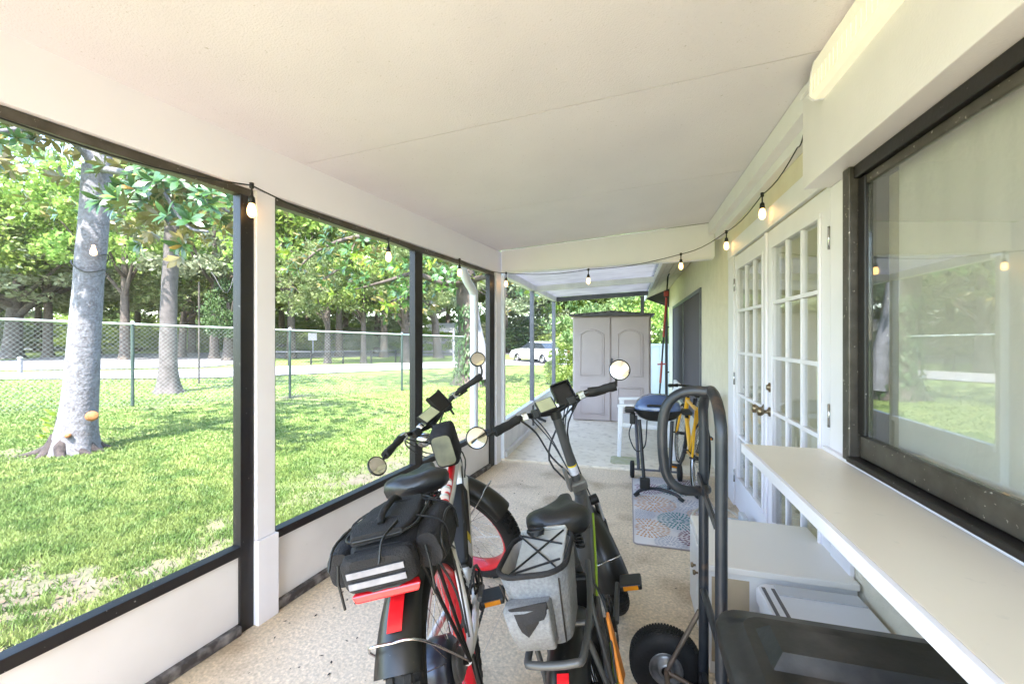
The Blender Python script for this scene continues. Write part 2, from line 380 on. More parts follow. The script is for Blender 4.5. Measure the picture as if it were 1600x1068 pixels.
for y in (6.13, 8.0):
    mb = MB(); mb.hull([(FX + .031, y - .03, zr(FX) - .09), (.33, y - .03, zr(.33) - .09), (.33, y + .03, zr(.33) - .09), (FX + .031, y + .03, zr(FX) - .09)],
                       [(FX + .031, y - .03, zr(FX) - .012), (.33, y - .03, zr(.33) - .012), (.33, y + .03, zr(.33) - .012), (FX + .031, y + .03, zr(FX) - .012)])
    part('purlin', mb, 'alug' if y > 7 else 'aluw', fs, world=True)
mb = MB(); mb.box(.20, .26, 7.97, 8.03, .0225, zr(.2) - .1); part('post', mb, 'alug', fs, world=True)

# ================================================================== the house
HX = .855
house = thing('house', 'cream stucco house wall with white trim along the right of the porch', 'house', (HX, 3, 0))
def wallbox(m, y0, y1, z0, z1): m.box(HX, HX + .16, y0, y1, z0, z1)
mb = MB()
DY0, DY1, WY0, WY1, WZ0, WZ1, FY0, FY1 = 2.13, 3.85, -.5, 1.93, .92, 2.04, 5.6, 9.0
wallbox(mb, -3.2, WY0, -.16, 2.75); wallbox(mb, WY0, WY1, -.16, WZ0); wallbox(mb, WY0, WY1, WZ1, 2.75); wallbox(mb, WY1, DY0, -.16, 2.75)
wallbox(mb, DY0, DY1, 2.075, 2.75); wallbox(mb, DY0, DY1, -.16, .012); wallbox(mb, DY1, FY0, -.16, 2.75); wallbox(mb, FY0, FY1, -.16, .3); wallbox(mb, FY0, FY1, 2.0, 2.75); wallbox(mb, FY1, 9.9, -.16, 2.75)
mb.box(HX, 6.2, 9.9, 10.05, -.4, 2.9); mb.box(HX, 6.2, -3.35, -3.2, -.4, 2.75)
part('wall', mb, 'stucco', house, world=True)
mb = MB(); mb.hull([(.85, -3.6, 2.765), (6.9, -3.6, 2.765), (6.9, 4.45, 2.765), (.85, 4.45, 2.765)], [(.9, -3.6, 2.9), (3.4, -3.6, 3.7), (3.4, 4.45, 3.7), (.9, 4.45, 2.9)]); part('roof', mb, 'shingle', house, world=True)
mb = MB(); mb.hull([(.36, 4.6, 2.44), (6.9, 4.6, 2.76), (6.9, 10.2, 2.76), (.36, 10.2, 2.44)], [(.36, 4.6, 2.52), (3.4, 4.6, 3.7), (3.4, 10.2, 3.7), (.36, 10.2, 2.52)]); part('roof', mb, 'shingle', house, world=True)
# eave over the patio: fascia and sloping soffit boards
mb = MB(); mb.box(.33, .357, 4.6, 10.0, 2.20, 2.44); part('fascia', mb, 'white', house, world=True)
for k in range(5):
    x0, x1 = .36 + k * .0982, .36 + (k + 1) * .0982 - .006
    z0, z1 = 2.25 + (x0 - .36) * .42, 2.25 + (x1 - .36) * .42
    mb = MB(); mb.hull([(x0, 4.6, z0), (x1, 4.6, z1), (x1, 9.9, z1), (x0, 9.9, z0)], [(x0, 4.6, z0 + .02), (x1, 4.6, z1 + .02), (x1, 9.9, z1 + .02), (x0, 9.9, z0 + .02)])
    part('soffit_board', mb, 'soffit', house, world=True)
mb = MB(); mb.hull([(.36, 9.9, 2.24), (.85, 9.9, 2.05), (.85, 9.93, 2.05), (.36, 9.93, 2.24)], [(.36, 9.9, 2.27), (.85, 9.9, 2.46), (.85, 9.93, 2.46), (.36, 9.93, 2.27)]); part('gable_end', mb, 'darkgable', house, world=True)
# ledger boards under the ceiling, door surround, window header box
mb = MB(); mb.box(.742, .80, 2.13, 4.46, 2.385, 2.498); mb.box(.80, .8535, 2.13, 4.46, 2.33, 2.49); part('ledger', mb, 'white', house, bevel=.003, world=True)
mb = MB(); mb.box(.828, .8535, 2.13, 4.06, 2.062, 2.187); part('door_header_trim', mb, 'white', house, bevel=.002, world=True)
mb = MB(); mb.box(.832, .8535, 3.865, 4.055, .001, 2.061); part('door_jamb', mb, 'white', house, bevel=.003, world=True)
mb = MB(); mb.box(.836, .8535, 1.955, 2.125, .001, 2.034); part('door_jamb', mb, 'white', house, bevel=.003, world=True)
mb = MB(); mb.box(.733, .8535, -1.15, 2.126, 2.036, 2.46); part('window_header_box', mb, mk('header_paint', (.84, .80, .84), (.80, .76, .80), 4, .5, bump=.12, bscale=120), house, bevel=.003, world=True)
mb = MB(); mb.box(.72, .7325, -1.15, 2.12, 2.425, 2.458); part('header_strip', mb, 'white', house, bevel=.002, world=True)
# the room behind
mb = MB()
mb.box(4.2, 4.3, -3.2, .6, 0, 2.75); mb.box(4.2, 4.3, .6, 4.0, 0, .6); mb.box(4.2, 4.3, .6, 4.0, 2.2, 2.75); mb.box(4.2, 4.3, 4.0, 9.9, 0, 2.75); mb.box(1.02, 6.05, -3.2, 9.9, -.16, .01); mb.box(1.02, 6.05, 4.4, 4.5, .0, 2.75); mb.box(1.02, 6.05, -3.2, 9.9, 2.72, 2.76)
part('room_lining', mb, 'room', house, world=True)

# ------------------------------------------------------------------ big sliding window over the counter
win = thing('sliding_window', 'large sliding window with weathered bronze frame above the cream counter', 'window', (HX, .6, WZ0))
mb = MB(); mb.box(.80, .93, WY1 - .05, WY1, WZ0, WZ1 - .006); part('frame_stile', mb, 'winbronze', win, bevel=.004, world=True)
mb = MB(); mb.box(.815, .93, WY0, WY1 - .052, WZ1 - .055, WZ1 - .006); part('frame_head', mb, 'bronze', win, bevel=.004, world=True)
mb = MB(); mb.box(.79, .93, WY0, WY1 - .052, WZ0, WZ0 + .022); part('frame_sill', mb, 'bronze', win, bevel=.004, world=True)
mb = MB(); mb.box(.825, .86, WY0, WY1 - .075, WZ0 + .024, WZ0 + .105); sb = part('sash_bottom_rail', mb, 'winbronze', win, bevel=.006, world=True)
mb = MB(); mb.box(.828, .857, WY1 - .10, WY1 - .053, WZ0 + .107, WZ1 - .057); part('sash_stile', mb, 'bronze', win, bevel=.004, world=True)
mb = MB(); mb.box(.832, .852, WY0, WY1 - .101, WZ1 - .09, WZ1 - .057); part('sash_top_rail', mb, 'winbronze', win, bevel=.004, world=True)
mb = MB(); mb.box(.840, .845, WY0, WY1 - .101, WZ0 + .106, WZ1 - .091); part('pane', mb, 'glass', win, world=True)
mb = MB(); n = 60; rows = []
for i in range(n + 1):
    y = WY0 + (WY1 - .175 - WY0) * i / n; rows.append([(.892 + .004 * math.sin(i * 2.1), y, WZ0 - .02), (.892 + .004 * math.sin(i * 2.1 + .3), y, WZ1 + .02)])
mb.add([p for r in rows for p in r], [(2 * i, 2 * i + 1, 2 * i + 3, 2 * i + 2) for i in range(n)], True)
part('shade', mb, 'shade', win, world=True, label='pale sage shade drawn behind the glass')
# cream counter below it
ct = thing('window_counter', 'cream counter shelf with white edge under the large window', 'counter', (.68, 1, .87))
mb = MB(); mb.box(.512, .812, -.9, 2.145, .870, .903); part('top', mb, 'shelf', ct, bevel=.002, world=True)
mb = MB(); mb.box(.496, .5115, -.9, 2.15, .864, .9035); part('front_edge', mb, 'white', ct, bevel=.002, world=True)
mb = MB(); mb.box(.813, .8345, -.9, 2.15, .862, .916); part('back_strip', mb, 'white', ct, bevel=.003, world=True)
for y in (-.6, .5, 1.6):
    mb = MB(); mb.hull([(.53, y, .845), (.852, y, .60), (.852, y + .03, .60), (.53, y + .03, .845)], [(.53, y, .869), (.852, y, .869), (.852, y + .03, .869), (.53, y + .03, .869)]); part('bracket', mb, 'white', ct, world=True)

# ------------------------------------------------------------------ french doors
def french_door(y0, y1, label, curtain, knobs):
    d = thing('french_door', label, 'door', (HX, (y0 + y1) / 2, .014), group='french doors')
    X0, X1 = .842, .885; zb, zt = .016, 2.048; st = .105
    gy0, gy1, gz0, gz1 = y0 + st, y1 - st, .27, 1.93
    mb = MB(); mb.box(X0, X1, y0, gy0, zb, zt); mb.box(X0, X1, gy1, y1, zb, zt); mb.box(X0, X1, gy0, gy1, zb, gz0); mb.box(X0, X1, gy0, gy1, gz1, zt)
    part('slab', mb, 'white', d, world=True)
    mb = MB(); w = .022                         # raised glazing bead round the lights
    for a in ((gy0 - w, gy1 + w, gz0 - w, gz0), (gy0 - w, gy1 + w, gz1, gz1 + w), (gy0 - w, gy0, gz0, gz1), (gy1, gy1 + w, gz0, gz1)): mb.box(X0 - .010, X0 - .0005, *a)
    part('glazing_bead', mb, 'white', d, bevel=.003, world=True)
    cw, ch = (gy1 - gy0) / 3, (gz1 - gz0) / 5
    for i in (1, 2):
        mb = MB(); y = gy0 + cw * i; mb.box(X0 - .002, X0 + .024, y - .011, y + .011, gz0, gz1); part('muntin', mb, 'white', d, bevel=.003, world=True)
    for j in (1, 2, 3, 4):
        mb = MB(); z = gz0 + ch * j; mb.box(X0 - .0045, X0 + .022, gy0, gy1, z - .011, z + .011); part('muntin', mb, 'white', d, bevel=.003, world=True)
    for i in range(3):
        for j in range(5):
            mb = MB(); mb.box(X0 + .012, X0 + .016, gy0 + cw * i + (.011 if i else 0), gy0 + cw * (i + 1) - (.011 if i < 2 else 0), gz0 + ch * j + (.011 if j else 0), gz0 + ch * (j + 1) - (.011 if j < 4 else 0)); part('pane', mb, 'doorglass', d, world=True)
    for z in (.25, 1.05, 1.82):
        yy = y1 + .006 if curtain else y0 - .006
        mb = MB(); mb.lathe([(.0, z - .05), (.006, z - .05), (.006, z + .05), (.0, z + .05)], (X0 - .006, yy, 0), 'z', 8); part('hinge', mb, 'chrome', d, world=True)
    for ky, kz, big in knobs:
        mb = MB(); mb.lathe([(0, -.003), (.028, -.003), (.030, -.010), (.018, -.016)] + ([(.012, -.02), (.011, -.035), (.022, -.045), (.029, -.058), (.026, -.072), (0, -.078)] if big else [(.016, -.024), (0, -.026)]), (X0, ky, kz), 'x', 16)
        part('knob' if big else 'deadbolt', mb, 'brass', d, world=True)
    return d
french_door(2.995, 3.845, 'left french door with beige curtain behind its panes and two dark knobs', True, [(3.05, .93, True)])
french_door(2.14, 2.99, 'right french door beside the big window, dark furniture and greenery in its panes', False, [(2.935, .93, True), (2.935, 1.08, False)])
mb = MB(); mb.box(.826, .8405, 2.985, 3.02, .02, 2.046)
tag(part('astragal', mb, 'white', bevel=.003), 'narrow white moulding covering the joint between the french doors', 'moulding')
mb = MB(); n = 40; rows = []
for i in range(n + 1):
    y = 3.02 + .8 * i / n; rows.append([(.912 + .012 * math.sin(i * 1.3), y, .1), (.912 + .012 * math.sin(i * 1.3), y, 2.04)])
mb.add([p for r in rows for p in r], [(2 * i, 2 * i + 1, 2 * i + 3, 2 * i + 2) for i in range(n)], True)
tag(part('curtain', mb, 'curtain'), 'beige curtain hanging inside the left french door', 'curtain')
mb = MB(); mb.box(1.4, 2.1, 2.2, 3.0, .011, .75); mb.box(1.5, 1.62, 2.3, 2.9, .75, 1.35)
tag(part('dark_cabinet', mb, 'roomdark', bevel=.01), 'dark cabinet inside the room seen through the right french door', 'cabinet')
# window with a grey sun screen far along the wall
sw2 = thing('screened_window', 'tall window covered by a dark grey sun screen on the far stucco wall', 'window', (HX, 7.3, .3))
for a in ((FY0, FY0 + .05, .3, 2.0), (FY1 - .05, FY1, .3, 2.0), (FY0 + .051, FY1 - .051, .3, .35), (FY0 + .051, FY1 - .051, 1.95, 2.0), (7.27, 7.32, .351, 1.949)):
    mb = MB(); mb.box(.835, .88, *a); part('frame', mb, 'alug', sw2, bevel=.003, world=True)
for a, b in ((FY0 + .051, 7.269), (7.321, FY1 - .051)):
    mb = MB(); mb.add([(.85, a, .351), (.85, b, .351), (.85, b, 1.949), (.85, a, 1.949)], [(0, 1, 2, 3)]); part('screen', mb, 'screen3', sw2, world=True)

# ------------------------------------------------------------------ fluorescent lamp on the header
lf = thing('ceiling_lamp', 'long fluorescent wrap lamp glowing cream at the top of the window header', 'lamp', (.70, 1.3, 2.32))
sec = [(.7325, 2.318), (.700, 2.316), (.684, 2.330), (.686, 2.40), (.700, 2.47), (.7325, 2.484)]
ya, yb = .70, 1.905
mb = MB(); n = len(sec); mb.loft([[(x, y, z) for x, z in sec] for y in np.linspace(ya, yb, 25)], caps=False, smooth=False)
lens = part('lens', mb, 'lens', lf, world=True)
mb = MB()
for k in range(40):
    y = ya + .01 + (yb - ya - .02) * k / 39; mb.box(.6822, .6842, y, y + .012, 2.335, 2.395)
part('lens_rib', mb, 'lens', lens, world=True)
for y in (ya - .012, yb + .001):
    mb = MB(); mb.hull([(x - (.004 if x < .73 else 0), y, z) for x, z in sec], [(x - (.004 if x < .73 else 0), y + .011, z) for x, z in sec]); part('end_cap', mb, 'white', lf, world=True)

# ------------------------------------------------------------------ string of bulbs
sl = thing('string_lights', 'black cord with small clear bulbs strung round the porch under the beams', 'string lights', LW(-.1, .03, 2.09))
hang = [LW(-.116, .03, 2.10), LW(.868, .03, 2.055), LW(1.847, .03, 2.085), Vector((-1.298, 4.44, 2.09)), Vector((-.408, 4.44, 2.09)), Vector((.488, 4.42, 2.20)), Vector((.78, 3.863, 2.265)), Vector((.78, 2.882, 2.255))]
wire = [LW(-2.0, .03, 2.05), LW(-.9, .03, 2.04)] + hang + [Vector((.77, 2.293, 2.289)), Vector((.75, 2.14, 2.33))]
wp = []
for a, b in zip(wire[:-1], wire[1:]):
    for k in range(6):
        t = k / 6; p = a.lerp(b, t); p.z -= .03 * math.sin(math.pi * t); wp.append(p)
wp.append(wire[-1])
part('cord', MB().tube(wp, .0035, 6), 'black', sl, world=True)
for k, p in enumerate(hang):
    mb = MB(); mb.lathe([(0, .012), (.010, .012), (.010, -.012), (.0045, -.014), (.0045, -.045), (.013, -.055), (.0165, -.085), (0, -.085)], p, 'z', 10); skt = part('socket', mb, 'black', sl, world=True)
    mb = MB(); mb.lathe([(.011, -.085), (.0175, -.103), (.020, -.120), (.017, -.138), (.009, -.148), (0, -.151)], p, 'z', 14); part('bulb', mb, 'bulb', skt, world=True)
# ================================================================== the yard
def soilmask(x, y):
    w = (Vector((x, y, 0)) - L0).dot(Ln)        # distance out from the screen wall is -w
    a = noise.noise(Vector((x * .9, y * .9, 3.1))) * .5 + noise.noise(Vector((x * 2.7, y * 2.7, 8.2))) * .3 + noise.noise(Vector((x * .25, y * .25, 1.7))) * .45
    u_ = (Vector((x, y, 0)) - L0).dot(Ld); near = max(0, 1 - max(0, (-w - (1.75 if u_ < 0 else 1.45))) / 1.3)
    strip = math.exp(-((Vector((x, y, 0)) - Vector((-8.0, 9.0, 0))).dot(Vector((.87, -.5, 0))) + .1) ** 2 / .6) * .35   # worn line along the fence
    dt = math.hypot(x + 6.6, y - 3.6); root = max(0, 1 - dt / 1.3) * .5
    v = a * 1.05 + near * (1.38 - .66 * max(0., min(1., (u_ + .7) / 1.3))) + .30 * noise.noise(Vector((x * 6.5, y * 6.5, 4.4))) + .22 * noise.noise(Vector((x * 15, y * 15, 7.4))) + strip + root - .33
    return max(0., min(1., v * 1.3))
xs = np.concatenate([-np.geomspace(14, 260, 26)[::-1], np.arange(-13.9, -1.3, .13), np.geomspace(1.4, 200, 24) * 1.0 - 2.4])
yv = np.concatenate([-np.geomspace(2, 120, 16)[::-1], np.arange(-1.9, 14, .13), np.geomspace(14.2, 320, 30)])
V = []; A = []
for y in yv:
    for x in xs:
        x_, y_ = float(x), float(y); z = gz(x_, y_)
        if x_ > -2.9 and y_ < 12: z = min(z, -.10)
        if x_ > -1.45 and y_ < 9: z -= .12
        s_ = soilmask(x_, y_) if (-15 < x_ < 0 and -3 < y_ < 15) else max(0, noise.noise(Vector((x_ * .12, y_ * .12, 5))) * .7)
        V.append((x_, y_, z + .012 * noise.noise(Vector((x_ * 1.3, y_ * 1.3, 0))))); A.append(s_)
nx = len(xs); F = [(j * nx + i, j * nx + i + 1, (j + 1) * nx + i + 1, (j + 1) * nx + i) for j in range(len(yv) - 1) for i in range(nx - 1)]
def lawnmat():
    m = mk('lawn', (.13, .18, .050), (.20, .235, .072), .35, .9, c3=(.095, .145, .038), s3=2.5, lo3=.45, hi3=.62, bump=.6, bscale=45, spec=.15)
    nt = m.node_tree; b = nt.nodes['Principled BSDF']; src = b.inputs['Base Color'].links[0].from_socket
    at = nd(nt, 'ShaderNodeAttribute', attribute_name='soil'); tc = nt.nodes['Texture Coordinate']
    n = nd(nt, 'ShaderNodeTexNoise'); n.inputs['Scale'].default_value = 9; n.inputs['Detail'].default_value = 8; nt.links.new(tc.outputs['Object'], n.inputs['Vector'])
    cr = nd(nt, 'ShaderNodeMix', data_type='RGBA'); cr.inputs[6].default_value = (.055, .042, .036, 1); cr.inputs[7].default_value = (.165, .135, .122, 1); nt.links.new(n.outputs[0], cr.inputs[0])
    mx = nd(nt, 'ShaderNodeMix', data_type='RGBA'); nt.links.new(at.outputs['Fac'], mx.inputs[0]); nt.links.new(src, mx.inputs[6]); nt.links.new(cr.outputs[2], mx.inputs[7])
    nt.links.new(mx.outputs[2], b.inputs['Base Color']); return m
me = np_mesh('lawn', V, F, lawnmat()); ca = me.attributes.new('soil', 'FLOAT', 'POINT'); ca.data.foreach_set('value', np.array(A, np.float32))
me.polygons.foreach_set('use_smooth', [True] * len(me.polygons))
lawn = link('lawn', me); lawn['kind'] = 'structure'

# grass blades on the near lawn
def blades():
    N = 150000; vs = np.empty((N * 3, 3), np.float32); k = 0
    rng = random.Random(3)
    while k < N:
        px = rng.uniform(-30, 900); py = rng.uniform(585, 1062)
        if rng.random() > ((py - 560) / 470) ** .5 * 1.1: continue
        p = G(px, py)
        w = (p - L0).dot(Ln)
        if (w > -.12 and p.y < 4.6) or (p.y > 4.5 and p.x > -1.5): continue
        s_ = soilmask(p.x, p.y)
        if rng.random() < min(.975, s_ * 1.2): continue
        d = p.length; h = rng.uniform(.016, .042) * (1 + .3 * noise.noise(Vector((p.x, p.y, 2)))); wd = max(.004, .0013 * d) * rng.uniform(.7, 1.3)
        a = rng.uniform(0, 6.283); l = rng.uniform(.2, 1.0) * h; b = rng.uniform(0, 6.283)
        z = p.z + .004
        vs[3 * k] = (p.x - wd * math.cos(a), p.y - wd * math.sin(a), z); vs[3 * k + 1] = (p.x + wd * math.cos(a), p.y + wd * math.sin(a), z)
        vs[3 * k + 2] = (p.x + l * math.cos(b), p.y + l * math.sin(b), z + h); k += 1
    return np_mesh('grass', vs, np.arange(N * 3).reshape(-1, 3), leafmat('grass_blade', (.13, .19, .048), (.20, .245, .068), (.09, .15, .034), trans=.3, vary=0, scale=.5, spec=.25))
g = link('grass', blades()); tag(g, 'bright green grass of the lawn beyond the screens', 'grass', kind='stuff')
# fallen leaves
def litter():
    vs = []; fs = []; rng = random.Random(5)
    for k in range(700):
        p = G(rng.uniform(-30, 800), 600 + 460 * rng.random() ** 1.6)
        w = (p - L0).dot(Ln)
        if w > -.15 or (p.y > 4.5 and p.x > -1.5): continue
        if rng.random() > .25 + soilmask(p.x, p.y): continue
        a = rng.uniform(0, 6.28); l = rng.uniform(.010, .030); u = Vector((math.cos(a), math.sin(a), rng.uniform(-.15, .15))) * l; v = Vector((-math.sin(a), math.cos(a), rng.uniform(-.2, .2))) * l * .4
        c = p + Vector((0, 0, .014)); o = len(vs); vs += [c - u, c - v, c + u, c + v]; fs.append((o, o + 1, o + 2, o + 3))
    return np_mesh('fallen_leaves', [tuple(v) for v in vs], fs, mk('dry_leaf', (.11, .065, .04), (.17, .11, .07), 3, .7, c3=(.22, .165, .125), s3=8))
tag(link('fallen_leaves', litter()), 'dry brown leaves scattered over the lawn', 'leaves', kind='stuff')

# roads
def strip(name, near, far, mat, lift):
    n = 40; mb = MB(); V = []
    def at(pl, x):
        for a, b in zip(pl[:-1], pl[1:]):
            if x <= b[0]: return a[1] + (b[1] - a[1]) * (x - a[0]) / (b[0] - a[0])
        return pl[-1][1]
    x0, x1 = near[0][0], near[-1][0]
    for i in range(n + 1):
        x = x0 + (x1 - x0) * i / n; a, b = G(x, at(near, x)), G(x, at(far, x))
        for j in range(7):
            p = a.lerp(b, j / 6); V.append((p.x, p.y, gz(p.x, p.y) + lift))
    mb.add(V, [(i * 7 + j, (i + 1) * 7 + j, (i + 1) * 7 + j + 1, i * 7 + j + 1) for i in range(n) for j in range(6)], True)
    return struct(name, mb, mat)
M['road'] = mk('sunlit_asphalt', (.20, .195, .20), (.25, .245, .25), 1.2, .9, bump=.2, bscale=30)
M['road2'] = mk('old_asphalt', (.125, .12, .125), (.16, .15, .155), .8, .9, c3=(.10, .095, .10), s3=.4)
strip('road', [(-420, 604), (0, 593.5), (200, 592.5), (330, 591), (436, 587), (650, 577.5), (790, 571.5), (1000, 568)], [(-420, 590), (0, 582.5), (200, 580), (330, 577), (436, 573), (650, 567), (790, 562.5), (1000, 560)], 'road', .035)
strip('side_road', [(-420, 588), (-60, 580), (130, 578), (330, 574), (436, 559.5), (650, 556.5), (800, 554)], [(-420, 574), (-60, 566), (0, 564), (130, 554), (330, 551), (436, 546.5), (650, 552), (800, 551)], 'road2', .03)

# ------------------------------------------------------------------ chain-link fence
P1, P2, P3 = G(207, 635), G(453, 622), G(628, 610)
FP = [P1 - (P2 - P1) * 2.1, P1 - (P2 - P1) * 1.05, P1, P2, P3, P3 + (P3 - P2) * 1.02]
for p in FP: p.z = gz(p.x, p.y)
fe = thing('chain_link_fence', 'green posted chain-link fence crossing the lawn in front of the road', 'fence', P2)
M['fpost'] = mk('green_fence_post', (.018, .036, .029), (.03, .05, .042), 8, .5)
M['galv'] = mk('galvanised_rail', (.50, .54, .53), (.40, .45, .44), 6, .4, metal=.5)
for p in FP:
    mb = MB().tube([p - Vector((0, 0, .1)), p + Vector((0, 0, 1.72))], .030, 10); po = part('post', mb, 'fpost', fe, world=True)
    part('post_cap', MB().lathe([(.036, 1.70), (.036, 1.74), (.02, 1.765), (0, 1.77)], p, 'z', 10), 'galv', po, world=True)
for a, b in zip(FP[:-1], FP[1:]):
    part('top_rail', MB().tube([a + Vector((0, 0, 1.70)), b + Vector((0, 0, 1.70))], .022, 8), 'galv', fe, world=True)
mb = MB(); s = .085
for a, b in zip(FP[:-1], FP[1:]):
    L = (b - a).length; d = (b - a) / L; H = 1.66; q = Vector((-d.y, d.x, 0)).normalized() * .004
    k = -H
    while k < L:
        for sg in (1, -1):
            t0, t1 = k, k + H
            z0, z1 = (0, H) if sg == 1 else (H, 0)
            if t0 < 0: z0 += (z1 - z0) * (-t0) / H; t0 = 0
            if t1 > L: z1 = z0 + (z1 - z0) * (L - t0) / max(1e-6, (t1 - t0)); t1 = L
            if t1 - t0 > .02: mb.tube([a + d * t0 + Vector((0, 0, z0 + .03)) + q * sg, a + d * t1 + Vector((0, 0, z1 + .03)) + q * sg], .0017, 3, caps=False)
        k += s
wm = part('wire_mesh', mb, mk('fence_wire', (.36, .39, .38), (.28, .31, .30), 4, .45, metal=.3), fe, world=True); wm['kind'] = 'stuff'

# ------------------------------------------------------------------ trees
M['bark1'] = mk('pale_lichen_bark', (.135, .13, .142), (.085, .078, .082), 14, .95, bump=1.0, bscale=26, detail=8, c3=(.165, .165, .18), s3=40, lo3=.45, hi3=.65)
M['bark2'] = mk('grey_bark', (.055, .047, .044), (.10, .085, .082), 7, .9, bump=.8, bscale=25)
M['bark3'] = mk('brown_bark', (.055, .042, .034), (.095, .077, .064), 5, .9, bump=.8, bscale=20)
M['bark4'] = mk('white_bark', (.19, .19, .205), (.13, .13, .14), 6, .9, bump=.5, bscale=20)
M['wood'] = mk('orange_cut_wood', (.22, .075, .018), (.30, .12, .035), 20, .7)
M['roots'] = mk('dark_roots', (.022, .016, .016), (.05, .038, .036), 12, .95, bump=.9, bscale=30)
def magleaf():
    m = mk('magnolia_leaf', (.030, .085, .022), (.055, .125, .030), 1.5, .28, c3=(.10, .19, .030), s3=3.5, lo3=.5, hi3=.66, trans=.12, spec=.6)
    nt = m.node_tree; b = nt.nodes['Principled BSDF']; src = b.inputs['Base Color'].links[0].from_socket
    g = nd(nt, 'ShaderNodeNewGeometry'); mx = nd(nt, 'ShaderNodeMix', data_type='RGBA'); mx.inputs[7].default_value = (.17, .14, .040, 1)
    nt.links.new(g.outputs['Backfacing'], mx.inputs[0]); nt.links.new(src, mx.inputs[6]); nt.links.new(mx.outputs[2], b.inputs['Base Color']); return m
M['mag'] = magleaf()
M['maglit'] = mk('young_magnolia_leaf', (.20, .30, .03), (.28, .36, .05), 4, .4, trans=.3)
M['magold'] = mk('old_magnolia_leaf', (.42, .22, .03), (.5, .32, .06), 4, .45, trans=.2)
M['oak'] = leafmat('oak_leaf', (.15, .205, .070), (.205, .255, .095), (.10, .155, .048), trans=.45, vary=.22, scale=.35)
M['lime'] = leafmat('light_leaf', (.19, .26, .045), (.25, .31, .07), (.12, .20, .035), trans=.42, vary=.2, scale=.4)
M['moss'] = leafmat('grey_oak_leaf', (.21, .24, .135), (.265, .29, .175), (.145, .18, .095), trans=.42, vary=.2, scale=.4)
M['deep'] = leafmat('deep_green_leaf', (.045, .10, .028), (.08, .15, .04), (.03, .075, .02), trans=.25, vary=.2, scale=.6)
LEAF = np.array([(0, 0, 0), (.022, .05, .008), (.030, .10, .010), (.018, .145, .004), (0, .175, -.008), (-.018, .145, .004), (-.030, .10, .010), (-.022, .05, .008)])
def rosette(rng, c, axis, n=9, s=1.):
    """list of 4x4 leaf placements fanned round a twig end"""
    axis = axis.normalized(); t = axis.orthogonal().normalized(); b = axis.cross(t); out = []
    for k in range(n):
        a = k * 2.4 + rng.uniform(-.3, .3); up = rng.uniform(.15, .75) if k < n - 2 else rng.uniform(.8, 1.4)
        d = (t * math.cos(a) + b * math.sin(a)) * math.cos(up) + axis * math.sin(up)
        d.z -= rng.uniform(0, .25); d.normalize()
        x = d.cross(axis); x = x.normalized() if x.length > 1e-3 else t; z = x.cross(d)
        S = s * rng.uniform(.75, 1.2)
        out.append(Matrix(((x.x * S, d.x * S, z.x * S, c.x), (x.y * S, d.y * S, z.y * S, c.y), (x.z * S, d.z * S, z.z * S, c.z), (0, 0, 0, 1))))
    return out
def leaves_joined(mats):
    A = np.array([np.array(m) for m in mats]); L = np.c_[LEAF, np.ones(8)]
    v = np.einsum('nij,kj->nki', A, L)[:, :, :3].reshape(-1, 3)
    f = np.arange(len(mats) * 8).reshape(-1, 8)
    q = np.concatenate([f[:, [0, 1, 7, 7]][:, :3], f[:, [1, 2, 6]], f[:, [1, 6, 7]], f[:, [2, 3, 5]], f[:, [2, 5, 6]], f[:, [3, 4, 5]]])
    return v, q
def leafmesh(name, mat):
    v, q = leaves_joined([Matrix.Identity(4)]); return np_mesh(name, v, q, mat)
def flare(base, pts, radii, n=18, k=.45, fl=1.9):
    """rings of an uneven trunk with a root flare"""
    rings = []; P = smooth_path(pts, 5); m = len(P); rs = np.interp(np.linspace(0, 1, m), np.linspace(0, 1, len(radii)), radii)
    for i, p in enumerate(P):
        h = (p - P[0]).length; f = 1 + (fl - 1) * math.exp(-h / (k * .55)); ring = []
        for j in range(n):
            a = 2 * math.pi * j / n
            lob = 1 + (f - 1) * .35 * math.cos(5 * a + 1) + .09 * noise.noise(Vector((math.cos(a) * 2, math.sin(a) * 2, h * 1.6 + base.x)))
            ring.append((p.x + rs[i] * f * lob * math.cos(a), p.y + rs[i] * f * lob * math.sin(a), p.z))
        rings.append(ring)
    return rings
rng = random.Random(11)
def at_depth(px, py, d):                        # a point d metres ahead of the camera
    r = ray(px, py); return Vector((0, 0, CAMH)) + r * d

# --- first magnolia, close to the porch
b0 = G(112, 706); D0 = b0.x * -sT + b0.y * cT
t1 = thing('magnolia_tree', 'pale grey barked magnolia nearest the porch with orange pruning scar and dark roots', 'tree', b0)
ptr = [b0 - Vector((0, 0, .1)), at_depth(122, 650, D0), at_depth(131, 540, D0), at_depth(138, 440, D0), at_depth(148, 330, D0), at_depth(152, 262, D0)]
mb = MB(); mb.loft(flare(b0, ptr, [.20, .175, .155, .140, .145, .14], fl=1.45), caps=True); tk = part('trunk', mb, 'bark1', t1, world=True)
mb = MB()
for k in range(9):
    a = k * .72 + .3; L = rng.uniform(.22, .42) * (1.4 if math.cos(a - 3.6) > .5 else 1)
    q = [b0 + Vector((math.cos(a) * .12, math.sin(a) * .12, .20)), b0 + Vector((math.cos(a) * .22, math.sin(a) * .22, .06)), b0 + Vector((math.cos(a + .2) * L, math.sin(a + .2) * L, -.015)), b0 + Vector((math.cos(a + .35) * (L + .2), math.sin(a + .35) * (L + .2), -.09))]
    mb.tube(smooth_path(q, 4), [.085, .08, .075, .07, .06, .052, .045, .04, .035, .03, .026, .02, .015], 8)
part('root', mb, 'roots', tk, world=True)
sc = at_depth(145, 649, D0 - .165); ax = (Vector((0, 0, CAMH)) - sc).normalized(); ax = (ax + Vector((.25, 0, .1))).normalized()
mt = Matrix.Translation(sc) @ ax.to_track_quat('Z', 'Y').to_matrix().to_4x4()
